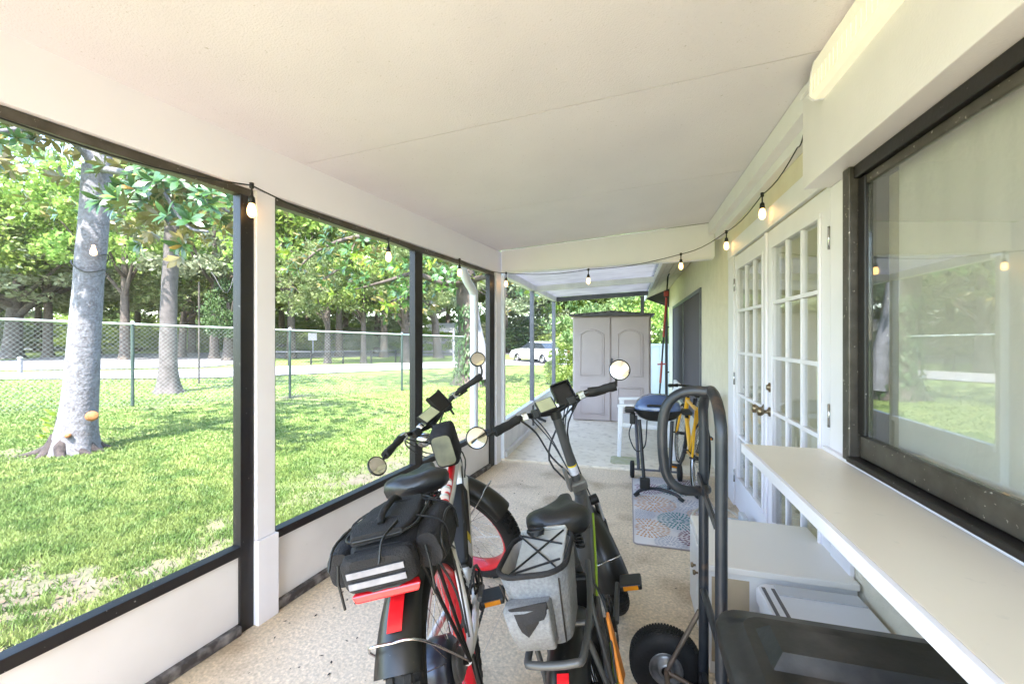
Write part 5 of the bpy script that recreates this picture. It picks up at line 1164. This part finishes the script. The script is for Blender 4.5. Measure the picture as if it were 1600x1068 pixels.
mb = MB(); mb.hull([(x0 - .06, -.222, .70), (x0 - .02, -.232, .672), (x0 + .045, -.226, .735), (x0 + .04, -.218, .748)], [(x0 - .06, -.227, .742), (x0 - .02, -.238, .705), (x0 + .03, -.235, .715), (x0 + .045, -.230, .752)]); part('pocket_mesh', mb, 'nylon', G2)
mb = MB(); mb.box(x0 - .050, x0 - .005, -.204, -.199, .626, .648); part('tab', mb, 'nylon', G2)
for s in (-1, 1): part('seam', MB().tube([(x0 + s * .052, -.163, .61), (x0 + s * .066, -.183, .70), (x0 + s * .080, -.197, .79)], .0025, 5), 'black', G2)
part('cord_bundle', MB().tube([(x0 + .02 * math.cos(k * .8) * (1 + k * .012) - .01, .0 + .014 * math.sin(k * .8), .822 + .0004 * k) for k in range(40)], .0028, 5), 'black', G2)
# ================================================================== things along the house
M['truck'] = mk('worn_steel_tube', (.028, .033, .042), (.055, .058, .066), 7, .42, metal=.5, c3=(.17, .11, .075), s3=9, lo3=.58, hi3=.75, bump=.06, bscale=60)
M['rust'] = mk('rusty_bar', (.20, .155, .115), (.28, .22, .17), 14, .55, metal=.5, bump=.2)
M['tote'] = mk('dusty_sheened_plastic', (.009, .0088, .0085), (.024, .023, .021), 7, .42, bump=.12, bscale=30, c3=(.10, .09, .078), s3=4, lo3=.48, hi3=.66)  # brown-grey blotches mix dust with streaky reflections put into the colour
M['cabw'] = mk('white_laminate', (.80, .78, .75), (.76, .74, .71), 3, .4)
M['cool'] = mk('white_plastic', (.72, .74, .80), (.66, .68, .74), 3, .35)
M['coolg'] = mk('pale_grey_plastic', (.50, .52, .56), (.58, .60, .64), 4, .4)
M['shedp'] = mk('taupe_plastic', (.44, .38, .375), (.48, .42, .41), 3, .55, bump=.08, bscale=140)
M['shedr'] = mk('dark_grey_plastic', (.07, .07, .085), (.10, .10, .115), 5, .5)
M['gblue'] = mk('blue_enamel', (.05, .085, .20), (.07, .11, .24), 4, .22, coat=.6)
M['resin'] = mk('white_resin', (.80, .80, .82), (.74, .74, .76), 4, .4)
M['grass_mat'] = mk('green_turf_scrap', (.40, .41, .24), (.5, .48, .34), 20, .95)
M['cardboard'] = mk('tan_board', (.42, .33, .21), (.5, .4, .27), 8, .7)
M['cord'] = mk('cream_cord', (.55, .51, .43), (.48, .44, .37), 8, .6)
M['greypl'] = mk('grey_moulding', (.60, .61, .63), (.52, .53, .55), 6, .45)
M['red'] = mk('red_grip', (.42, .05, .04), (.3, .04, .03), 8, .5)

# ------------------------------------------------------------------ hand truck
ht = thing('hand_truck', 'dark steel hand truck with looped handle and air-filled wheels by the cabinet', 'hand truck', (.26, 1.5, 0))
YA, YB, XT = 1.345, 1.66, .258
r = .0168
arch = [(XT, YA, .10), (XT, YA, .6), (XT, YA, 1.10)] + [(XT, YA + .16 - .16 * math.cos(a), 1.10 + .115 * math.sin(a)) for a in np.linspace(.25, math.pi - .25, 9)] + [(XT + .002, YB, 1.07), (XT + .002, YB, .6), (XT + .002, YB, .10)]
part('upright', MB().tube(arch, r, 14), 'truck', ht, world=True)
yl = 1.50
loop = smooth_path([(XT, yl, 1.212), (XT - .07, yl + .01, 1.210), (XT - .122, yl + .02, 1.178), (XT - .146, yl + .03, 1.11), (XT - .146, yl + .04, .99), (XT - .128, yl + .05, .905), (XT - .08, yl + .06, .865), (XT, YB - .05, .855), (XT, YB, .85)], 6)
part('handle_loop', MB().tube(loop, r, 14), 'truck', ht, world=True)
mb = MB(); mb.hull([(XT - .02, YA, .83), (XT - .012, YA, .83), (XT - .012, YB, .87), (XT - .02, YB, .87)], [(XT - .02, YA, .86), (XT - .012, YA, .86), (XT - .012, YB, .90), (XT - .02, YB, .90)]); part('cross_bar', mb, 'truck', ht, world=True)
for z in (.18, .48): part('cross_bar', MB().tube([(XT, YA, z), (XT, YB, z)], .012, 8), 'truck', ht, world=True)
mb = MB(); mb.box(XT + .02, XT + .22, YA - .06, YB + .06, .012, .02); part('toe_plate', mb, 'truck', ht, world=True)
AX = Vector((.135, 0, .132))
part('axle', MB().tube([(AX.x, YA - .12, AX.z), (AX.x, YB + .13, AX.z)], .009, 8), 'rust', ht, world=True)
for y in (YA - .07, YB + .075):
    w = part('wheel', MB().lathe([(.058, -.034), (.075, -.042), (.10, -.044), (.120, -.038), (.130, -.026), (.132, -.012), (.132, .012), (.130, .026), (.120, .038), (.10, .044), (.075, .042), (.058, .034)], (AX.x, y, AX.z), 'y', 40), 'rubber', ht, world=True)
    mb = MB()
    for k in range(72):
        for c in (-.024, -.012, 0, .012, .024):
            m = Matrix.Translation((AX.x, y + c, AX.z)) @ Matrix.Rotation(2 * math.pi * (k + (.5 if abs(c) < .02 and c else 0)) / 72, 4, 'Y') @ Matrix.Translation((0, 0, .1325 - abs(c) * .06)); mb.box(-.004, .004, -.004, .004, -.003, .0025, m)
    part('tread', mb, 'rubber', w, world=True)
    part('rim', MB().lathe([(.018, -.05), (.028, -.048), (.030, -.02), (.050, -.018), (.056, -.036), (.062, -.040), (.060, -.030), (.060, .030), (.062, .040), (.056, .036), (.050, .018), (.030, .02), (.028, .048), (.018, .05)], (AX.x, y, AX.z), 'y', 28), mk('wheel_rim_grey', (.14, .14, .14), (.4, .39, .37), 14, .4, metal=.6), w, world=True)
for y in (YA + .0, YB + .012):
    part('brace', MB().tube([(AX.x, y + (.018 if y > 1.5 else -.01), AX.z), (XT - .01, y, .39)], .0085, 6), 'rust', ht, world=True)
    part('brace', MB().tube([(AX.x, y + (.018 if y > 1.5 else -.01), AX.z), (XT - .01, y, .10)], .0085, 6), 'rust', ht, world=True)

# ------------------------------------------------------------------ black tote with a ribbed lid
tt = thing('storage_tote', 'dusty black storage tote with ribbed lid at the bottom right', 'tote', (.52, .85, 0))
def rr_ring(x0, x1, y0, y1, z, r): return [((x0 + x1) / 2 + a, (y0 + y1) / 2 + b, z) for a, b in rrect(x1 - x0, y1 - y0, r, 5)]
mb = MB(); mb.loft([rr_ring(.30, .74, .50, 1.18, .0, .05), rr_ring(.27, .77, .46, 1.22, .60, .06), rr_ring(.245, .795, .435, 1.245, .60, .06), rr_ring(.245, .795, .435, 1.245, .615, .06)]); part('bin', mb, 'tote', tt, world=True)
mb = MB(); mb.loft([rr_ring(.222, .808, .412, 1.268, .597, .075), rr_ring(.217, .813, .407, 1.273, .640, .075), rr_ring(.222, .808, .412, 1.268, .652, .072), rr_ring(.250, .780, .44, 1.240, .655, .06), rr_ring(.275, .755, .47, 1.215, .672, .05)]); lid = part('lid', mb, 'tote', tt, world=True)
for k in range(4):
    y = .505 + k * .175; mb = MB(); mb.hull([(.300, y, .6715), (.74, y, .6715), (.74, y + .135, .6715), (.300, y + .135, .6715)], [(.325, y + .022, .700), (.72, y + .022, .700), (.72, y + .113, .700), (.325, y + .113, .700)]); part('lid_rib', mb, 'tote', lid, world=True)

# ------------------------------------------------------------------ white cabinet, cooler, boots
cab = thing('low_cabinet', 'low white cabinet with cream top standing below the french doors', 'cabinet', (.58, 2.15, 0))
mb = MB(); mb.box(.325, .842, 1.91, 2.39, .0, .424); part('carcass', mb, 'cabw', cab, world=True)
mb = MB(); mb.box(.312, .846, 1.895, 2.405, .425, .452); part('top', mb, mk('cream_top', (.82, .78, .72), (.78, .745, .69), 2, .35), cab, bevel=.004, world=True)
for y0, y1 in ((1.92, 2.146), (2.154, 2.38)):
    mb = MB(); mb.box(.307, .3245, y0, y1, .05, .415); dr = part('door', mb, 'cabw', cab, bevel=.003, world=True)
    part('knob', MB().lathe([(0, -.022), (.010, -.022), (.012, -.014), (.005, -.008), (.005, 0)], (.307, 2.146 - .03 if y0 < 2 else 2.154 + .03, .30), 'x', 12), 'brass', dr, world=True)
mb = MB(); mb.box(.33, .47, 1.9075, 1.9095, .05, .40); part('back_panel', mb, 'cardboard', cab, world=True)
ice = thing('ice_chest', 'pale blue white ice chest with slotted handle between the cabinet and tote', 'cooler', (.66, 1.6, 0))
mb = MB(); mb.loft([rr_ring(.50, .82, 1.33, 1.86, .0, .04), rr_ring(.485, .835, 1.31, 1.875, .365, .045)]); part('chest', mb, 'cool', ice, world=True)
mb = MB(); mb.loft([rr_ring(.475, .838, 1.30, 1.882, .368, .05), rr_ring(.475, .838, 1.30, 1.882, .405, .05), rr_ring(.485, .83, 1.31, 1.873, .418, .045)]); il = part('lid', mb, 'cool', ice, world=True)
mb = MB(); mb.box(.545, .825, 1.80, 1.868, .4185, .423); part('lid_band', mb, 'coolg', il, world=True)
for x in (.495, .528):
    mb = MB(); mb.box(x, x + .012, 1.63, 1.84, .4185, .421); part('handle_slot', mb, 'shedr', il, world=True)
for y0 in (1.44, 1.68):
    bt = thing('rubber_boot', 'black rubber boot between hand truck and ice chest, ' + ('nearer the tote' if y0 < 1.5 else 'nearer the cabinet'), 'boot', (.39, y0, 0))
    rings = []
    for z, l, w, o in ((.0, .125, .045, .03), (.02, .13, .048, .03), (.06, .12, .047, .02), (.10, .085, .045, -.01), (.16, .06, .047, -.03), (.28, .062, .05, -.03), (.36, .066, .054, -.03)):
        rings.append([(.395 + w * math.cos(a), y0 + o + l * math.sin(a), z + (.02 * math.sin(a) if z > .3 else 0)) for a in np.linspace(0, 2 * math.pi, 16, endpoint=False)])
    part('upper', MB().loft(rings, caps=True), 'rubber', bt, world=True)
    part('sole', MB().loft([[(.395 + .05 * math.cos(a), y0 + .03 + .134 * math.sin(a), z) for a in np.linspace(0, 2 * math.pi, 16, endpoint=False)] for z in (.0005, .018)]), 'black', bt, world=True)
# grey moulded bracket, cord and tan board by the door
gp = thing('grey_bracket', 'grey moulded plastic bracket lying on the floor by the left french door', 'bracket', (.66, 3.35, 0))
mb = MB(); a_ = np.linspace(R(160), R(375), 16); out = [(.66 + .15 * math.cos(a), 3.38 + .17 * math.sin(a)) for a in a_]; inn = [(.66 + .10 * math.cos(a), 3.38 + .115 * math.sin(a)) for a in a_]
for i in range(15): mb.hull([(*out[i], .001), (*out[i + 1], .001), (*inn[i + 1], .001), (*inn[i], .001)], [(*out[i], .045), (*out[i + 1], .045), (*inn[i + 1], .06), (*inn[i], .06)])
part('arc', mb, 'greypl', gp, world=True)
mb = MB(); mb.box(.75, .79, 3.22, 3.34, .046, .15); mb.box(.56, .78, 3.36, 3.46, .03, .052); part('plate', mb, 'greypl', gp, bevel=.008, world=True)
mb = MB(); mb.lathe([(.0, .053), (.022, .053), (.022, .0605), (0, .0605)], (.70, 3.41, 0), 'z', 14); part('boss', mb, 'white', gp, world=True)
cd = smooth_path([(.80, 3.36, .06), (.70, 3.42, .12), (.52, 3.40, .12), (.44, 3.3, .10), (.42, 3.16, .05), (.46, 3.06, .01), (.56, 3.03, .01), (.62, 3.1, .008), (.74, 3.24, .008)], 6)
ex = thing('extension_cord', 'cream extension cord looping over the flowered mat to the doors', 'cord', (.5, 3.2, 0))
part('cable', MB().tube(cd, .008, 8), 'cord', ex, world=True)
mb = MB(); mb.box(.775, .815, 3.33, 3.37, .05, .075); part('plug', mb, 'black', ex, bevel=.006, world=True)
tb = thing('tan_board', 'tan board leaning upright on the floor beside the hand truck handle', 'board', (.54, 3.15, 0))
mb = MB(); mb.hull([(.47, 3.12, .001), (.60, 3.20, .001), (.596, 3.21, .001), (.466, 3.13, .001)], [(.47, 3.13, .12), (.60, 3.21, .12), (.596, 3.22, .12), (.466, 3.14, .12)]); part('panel', mb, 'cardboard', tb, world=True)

# ------------------------------------------------------------------ flowered mat
fm = thing('floor_mat', 'pale mat printed with large coral, teal and plum flowers by the grill', 'mat', (.30, 3.7, 0))
def matmat(): return mk('mat_fabric', (.74, .70, .68), (.68, .64, .63), 3, .95, bump=.3, bscale=200, c3=(.46, .45, .50), s3=2.2, lo3=.45, hi3=.65)
mb = MB(); mb.loft([rr_ring(.030, .66, 2.955, 4.40, .0008, .03), rr_ring(.030, .66, 2.955, 4.40, .007, .03)]); part('base', mb, matmat(), fm, world=True)
part('edge_binding', MB().tube(rr_ring(.030, .66, 2.955, 4.40, .005, .03), .005, 6, closed=True), mk('mat_binding', (.35, .31, .31), None, 5, .9), fm, world=True)
FC = {'teal': (.06, .22, .23), 'plum': (.15, .025, .07), 'coral': (.62, .36, .20), 'slate': (.44, .45, .52), 'mauve': (.26, .10, .20)}
for k, v_ in FC.items(): M['fl_' + k] = mk('flower_' + k, v_, tuple(c * .85 for c in v_), 30, .95)
rng = random.Random(4)
for cx, cy, rad, col in ((.13, 3.22, .16, 'coral'), (.36, 3.40, .16, 'teal'), (.47, 3.12, .15, 'plum'), (.20, 3.70, .18, 'coral'), (.46, 3.72, .15, 'slate'), (.17, 4.05, .14, 'mauve'), (.40, 4.08, .16, 'teal'), (.55, 3.55, .12, 'coral'), (.27, 3.02, .11, 'slate'), (.10, 3.46, .10, 'slate'), (.52, 4.25, .13, 'plum'), (.2, 4.30, .12, 'slate'), (.44, 2.99, .10, 'slate')):
    mb = MB()
    for rk, (r0, r1, n) in enumerate(((.10, .34, 10), (.34, .60, 18), (.58, .80, 26), (.78, 1.0, 34))):
        for j in range(n):
            a = 2 * math.pi * (j + .5 * (rk % 2)) / n + rng.uniform(-.03, .03); c, s = math.cos(a), math.sin(a); w = rad * (.052 + .008 * (3 - rk) * .3)
            P = [(r0 * rad, 0), ((r0 * .4 + r1 * .6) * rad, -w), (r1 * rad, 0), ((r0 * .4 + r1 * .6) * rad, w)]
            pts = [(cx + p * c - q * s, cy + p * s + q * c, .0078 + .0002 * rk) for p, q in P]
            if all(.035 < x < .655 and 2.96 < y < 4.395 for x, y, _ in pts): mb.add(pts, [(0, 1, 2, 3)])
    part('flower_print', mb, 'fl_' + col, fm, world=True)

# ------------------------------------------------------------------ grill on a cart
gr = thing('gas_grill', 'portable gas grill with blue lid on a folding wheeled stand', 'grill', (.25, 4.1, 0))
gc = Vector((.25, 4.1, 0))
def oval(z, a, b, k=2.6): return [(gc.x + a * math.copysign(abs(math.cos(t)) ** (2 / k), math.cos(t)), gc.y + b * math.copysign(abs(math.sin(t)) ** (2 / k), math.sin(t)), z) for t in np.linspace(0, 2 * math.pi, 28, endpoint=False)]
part('lid', MB().loft([oval(.735, .205, .17), oval(.755, .205, .17), oval(.80, .185, .155), oval(.845, .135, .115), oval(.865, .075, .065), oval(.868, .02, .02)]), 'gblue', gr, world=True)
part('firebox', MB().loft([oval(.635, .11, .10), oval(.66, .165, .14), oval(.705, .20, .165), oval(.732, .208, .172)]), 'black', gr, world=True)
part('lid_handle', MB().tube(smooth_path([(.17, 3.94, .78), (.17, 3.90, .79), (.33, 3.90, .79), (.33, 3.94, .78)], 4), .010, 8), 'black', gr, world=True)
for s in (-1, 1):
    mb = MB(); mb.box(gc.x + s * .245 - .045, gc.x + s * .245 + .045, 4.0, 4.2, .70, .73); part('side_handle', mb, 'black', gr, bevel=.012, world=True)
mb = MB(); mb.box(.005, .055, 3.98, 4.05, .60, .70); part('regulator', mb, 'black', gr, bevel=.01, world=True)
for (x0_, x1_) in ((.09, .13), (.37, .33)):
    part('stand_leg', MB().tube([(x0_, 4.02, .64), (x1_, 3.86, .08)], .016, 10), 'black', gr, world=True)
    part('stand_leg', MB().tube([(x0_ - .03, 4.18, .64), (x1_ - .04, 4.33, .10)], .016, 10), 'alug', gr, world=True)
part('foot', MB().tube(smooth_path([(.045, 3.83, .012), (.10, 3.86, .055), (.23, 3.87, .075), (.37, 3.84, .055), (.44, 3.80, .012)], 5), .014, 8), 'truck', gr, world=True)
for x in (.045, .44): part('foot_cap', MB().tube([(x, 3.825 if x < .2 else 3.795, .016), (x + (.035 if x < .2 else -.035), 3.845 if x < .2 else 3.815, .034)], .0165, 8), 'black', gr, world=True)
mb = MB(); mb.box(.09, .175, 3.83, 3.88, .075, .165); part('bracket', mb, 'black', gr, bevel=.008, world=True)
part('axle', MB().tube([(.03, 4.36, .085), (.47, 4.36, .085)], .010, 8), 'alug', gr, world=True)
for x in (.03, .47): part('wheel', MB().lathe([(0, -.022), (.06, -.022), (.082, -.016), (.082, .016), (.06, .022), (0, .022)], (x, 4.36, .085), 'x', 22), 'rubber', gr, world=True)
part('gas_hose', MB().tube(smooth_path([(.03, 4.02, .62), (-.0, 4.0, .5), (.06, 4.0, .36), (.14, 4.05, .40), (.16, 4.1, .62)], 5), .006, 6), 'black', gr, world=True)

# ------------------------------------------------------------------ white resin armchair
ch = thing('armchair', 'white resin armchair behind the grill on the patio', 'chair', (.20, 5.15, .022), (0, 0, 0))
for x in (-.12, .46):
    for y, lean_ in ((4.90, -.02), (5.42, .05)):
        mb = MB(); h = .60 if y < 5 else .42; mb.hull([(x - .022, y - .02 + lean_, .0225), (x + .022, y - .02 + lean_, .0225), (x + .022, y + .02 + lean_, .0225), (x - .022, y + .02 + lean_, .0225)], [(x - .028, y - .03, h), (x + .028, y - .03, h), (x + .028, y + .03, h), (x - .028, y + .03, h)]); part('leg', mb, 'resin', ch, bevel=.008, world=True)
    mb = MB(); mb.hull([(x - .035, 4.86, .59), (x + .035, 4.86, .59), (x + .03, 5.44, .62), (x - .03, 5.44, .62)], [(x - .035, 4.86, .622), (x + .035, 4.86, .622), (x + .03, 5.44, .65), (x - .03, 5.44, .65)]); part('armrest', mb, 'resin', ch, bevel=.010, world=True)
mb = MB(); mb.hull([(-.14, 4.90, .36), (.48, 4.90, .36), (.44, 5.40, .34), (-.10, 5.40, .34)], [(-.14, 4.88, .42), (.48, 4.88, .42), (.44, 5.40, .40), (-.10, 5.40, .40)]); part('seat', mb, 'resin', ch, bevel=.02, world=True)
for k in range(6):
    x = -.06 + k * .092; mb = MB(); mb.hull([(x, 5.40, .39), (x + .06, 5.40, .39), (x + .06, 5.42, .39), (x, 5.42, .39)], [(x, 5.52, .80), (x + .06, 5.52, .80), (x + .06, 5.54, .80), (x, 5.54, .80)]); part('back_slat', mb, 'resin', ch, bevel=.005, world=True)
mb = MB(); mb.box(-.09, .47, 5.515, 5.55, .80, .87); part('back_top', mb, 'resin', ch, bevel=.012, world=True)
mb = MB(); mb.loft([rr_ring(-.20, .12, 4.70, 5.0, .0225, .05), rr_ring(-.20, .12, 4.70, 5.0, .027, .05)]); tag(part('turf_scrap', mb, 'grass_mat'), 'strip of worn green turf at the patio edge under the chair', 'mat')

ch.rotation_euler = (0, 0, R(-90)); ch.location = (.16, 5.25, .022)
# ------------------------------------------------------------------ yellow bicycle against the wall
YB_ = thing('yellow_bicycle', 'yellow bicycle leaning on the stucco wall behind the hand truck', 'bicycle', (.56, 3.98, .0), (0, .10, R(2)))
RY = .33
def thin_wheel(c): return wheel(YB_, Matrix.Translation(c), RY, .021, 'chrome', 32, fat=False, rotor=False)
thin_wheel((0, 0, RY)); thin_wheel((0, 1.03, RY))
tubes('frame', YB_, 'yellow', ([(0, .43, .28), (0, .28, .74)], .020), ([(0, .43, .28), (0, .90, .60)], .022), ([(0, .30, .70), (0, .88, .72)], .019), ([(0, .91, .57), (0, .87, .75)], .023), ([(.06, 0, RY), (.02, .29, .70)], .011), ([(-.06, 0, RY), (-.02, .29, .70)], .011), ([(.06, 0, RY), (.03, .43, .28)], .011), ([(-.06, 0, RY), (-.03, .43, .28)], .011), ([(.05, 1.03, RY), (.045, .93, .57)], .013), ([(-.05, 1.03, RY), (-.045, .93, .57)], .013))
tubes('seat_post', YB_, 'chrome', ([(0, .29, .72), (0, .26, .84)], .013)); saddle(YB_, (0, .13, .86), .27, .16, h=.05)
tubes('handlebar', YB_, 'black', ([(-.20, .80, .86), (-.1, .87, .87), (.1, .87, .87), (.20, .80, .86)], .012), ([(0, .87, .75), (0, .87, .87)], .013))
for s in (-1, 1): grip(YB_, Matrix.Identity(4), (s * .12, .855, .868), (s * .21, .795, .86))
crank(YB_, (0, .43, .28), .085, 'black', 'amber', rot=R(100), x=.04); chain(YB_, (0, 0, RY), .035, (0, .43, .28), .085, .042)

# ------------------------------------------------------------------ plastic storage shed
sh = thing('storage_shed', 'tall taupe plastic storage shed with arched double doors on the patio', 'shed', (-.28, 7.35, .022))
SX0, SX1, SY = -.905, .335, 7.02
mb = MB(); mb.box(SX0, SX1, SY + .03, SY + .80, .0225, 1.74); part('cabinet', mb, 'shedp', sh, bevel=.02, world=True)
mb = MB(); mid = (SX0 + SX1) / 2
mb.hull([(SX0 - .05, SY - .05, 1.735), (mid, SY - .06, 1.785), (SX1 + .05, SY - .05, 1.735), (SX1 + .05, SY + .86, 1.735), (mid, SY + .87, 1.785), (SX0 - .05, SY + .86, 1.735)], [(SX0 - .055, SY - .055, 1.765), (mid, SY - .065, 1.818), (SX1 + .055, SY - .055, 1.765), (SX1 + .055, SY + .865, 1.765), (mid, SY + .875, 1.818), (SX0 - .055, SY + .865, 1.765)]); rf_ = part('roof', mb, 'shedr', sh, world=True)
for k in range(9):
    x = SX0 + .10 + k * .128; z = 1.735 + .05 * (1 - abs(x + .03 - mid) / .67); mb = MB(); mb.box(x, x + .07, SY - .0665, SY - .0605 + .008, z + .006, z + .024); part('roof_notch', mb, 'black', rf_, world=True)
def arch_pts(x0, x1, z0, z1, rise, n=10):
    p = [(x0, z0), (x1, z0)]
    for i in range(n + 1): t = i / n; p.append((x1 + (x0 - x1) * t, z1 + rise * math.sin(math.pi * t)))
    return p
for a, b in ((SX0 + .03, mid - .012), (mid + .012, SX1 - .03)):
    mb = MB(); mb.box(a, b, SY, SY + .029, .035, 1.715); dr = part('door', mb, 'shedp', sh, bevel=.006, world=True)
    for z0, z1, rise in ((.76, 1.44, .07), (.14, .58, .0)):
        pts = arch_pts(a + .10, b - .10, z0, z1, rise); fr = MB().tube([(x, SY - .002, z) for x, z in pts], .011, 6, closed=True); part('panel_moulding', fr, 'shedp', dr, world=True)
        ins = arch_pts(a + .125, b - .125, z0 + .025, z1 - .02, rise); mb = MB(); mb.hull([(x, SY - .009, z) for x, z in ins], [(x, SY + .002, z) for x, z in ins]); part('panel', mb, 'shedp', dr, bevel=.004, world=True)
mb = MB(); mb.box(mid + .0, mid + .028, SY - .03, SY - .002, .86, 1.05); part('handle', mb, 'shedr', sh, bevel=.008, world=True)

# ------------------------------------------------------------------ pole pruner, white vinyl fence, corner pipe
pp = thing('pole_pruner', 'red and black pole pruner propped between the shed and the eave', 'pruner', (.40, 6.85, .03))
A_, B_ = Vector((.40, 6.62, .03)), Vector((.56, 6.72, 2.30))
part('pole', MB().tube([A_, B_], .012, 8), 'black', pp, world=True)
for t0, t1, m in ((.30, .44, 'red'), (.60, .86, 'red')): part('sleeve', MB().tube([A_.lerp(B_, t0), A_.lerp(B_, t1)], .016, 8), m, pp, world=True)
part('crosspiece', MB().tube([A_.lerp(B_, .42) - Vector((.06, 0, 0)), A_.lerp(B_, .42) + Vector((.06, 0, .01))], .012, 6), 'red', pp, world=True)
mb = MB(); c = A_.lerp(B_, .88); mb.box(c.x - .04, c.x + .03, c.y - .02, c.y + .02, c.z - .03, c.z + .05); part('head', mb, 'red', pp, bevel=.008, world=True)
part('blade', MB().tube(smooth_path([B_, B_ + Vector((.03, .02, .07)), B_ + Vector((.02, .02, .11))], 4), .009, 6), 'black', pp, world=True)
vf = thing('vinyl_fence', 'white vinyl fence standing behind the shed and house corner', 'fence', (1.2, 10.9, -.3))
for k in range(16):
    x = .20 + k * .17; mb = MB(); mb.box(x, x + .165, 10.89, 10.91, -.5, 1.17); part('plank', mb, mk('vinyl', (.70, .76, .80), (.66, .72, .76), 3, .4) if k == 0 else 'vinyl', vf, world=True)
    if k == 0: M['vinyl'] = bpy.data.materials['vinyl']
for x in (.14, 2.0): mb = MB(); mb.box(x - .06, x + .06, 10.93, 11.05, -.5, 1.30); part('post', mb, 'vinyl', vf, world=True)
mb = MB(); mb.box(.2, 2.9, 10.87, 10.93, 1.172, 1.23); part('top_rail', mb, 'vinyl', vf, world=True)
cp = thing('corner_pipe', 'black pipe running down the far corner of the house', 'pipe', (.82, 9.93, 0))
part('pipe', MB().tube([(.80, 9.98, 2.42), (.80, 9.98, 1.3), (.80, 9.98, -.15)], .03, 8), 'black', cp, world=True)
for z in (.6, 1.6): mb = MB(); mb.box(.78, .86, 9.94, 9.955, z, z + .03); part('clip', mb, 'black', cp, world=True)

# string light wound round the first magnolia
c0 = at_depth(141, 400, D0); rt = .165
yl_ = thing('tree_string_light', 'black cord with one glowing bulb wound round the nearest magnolia trunk', 'string lights', c0)
part('cord', MB().tube([(c0.x + rt * math.cos(a), c0.y + rt * math.sin(a), c0.z + .05 * math.sin(a * 2) - .03 * a) for a in np.linspace(0, 9, 50)], .007, 6), 'black', yl_, world=True)
q = at_depth(146, 388, D0 - .22); part('bulb', MB().lathe([(0, .04), (.012, .04), (.02, .0), (.032, -.04), (.03, -.07), (0, -.09)], q, 'z', 12), 'bulb', yl_, world=True)

# dry bits blown onto the porch floor
rng = random.Random(21); vs = []; fs = []
for k in range(170):
    y = rng.uniform(.9, 4.4); x = xleft(y) + .05 + abs(rng.gauss(0, .45)) if k % 2 else rng.uniform(xleft(y) + .1, .8)
    if x > .82: continue
    a = rng.uniform(0, 6.28); l = rng.uniform(.003, .012); c = Vector((x, y, .0015 + l * .25)); u = Vector((math.cos(a), math.sin(a), rng.uniform(-.2, .2))) * l; v = Vector((-math.sin(a), math.cos(a), rng.uniform(-.3, .3))) * l * .45
    o = len(vs); vs += [c - u, c - v, c + u, c + v]; fs.append((o, o + 1, o + 2, o + 3))
tag(link('floor_debris', np_mesh('floor_debris', [tuple(v) for v in vs], fs, M['roots'])), 'dry specks and leaf bits scattered on the porch floor', 'debris', kind='stuff')
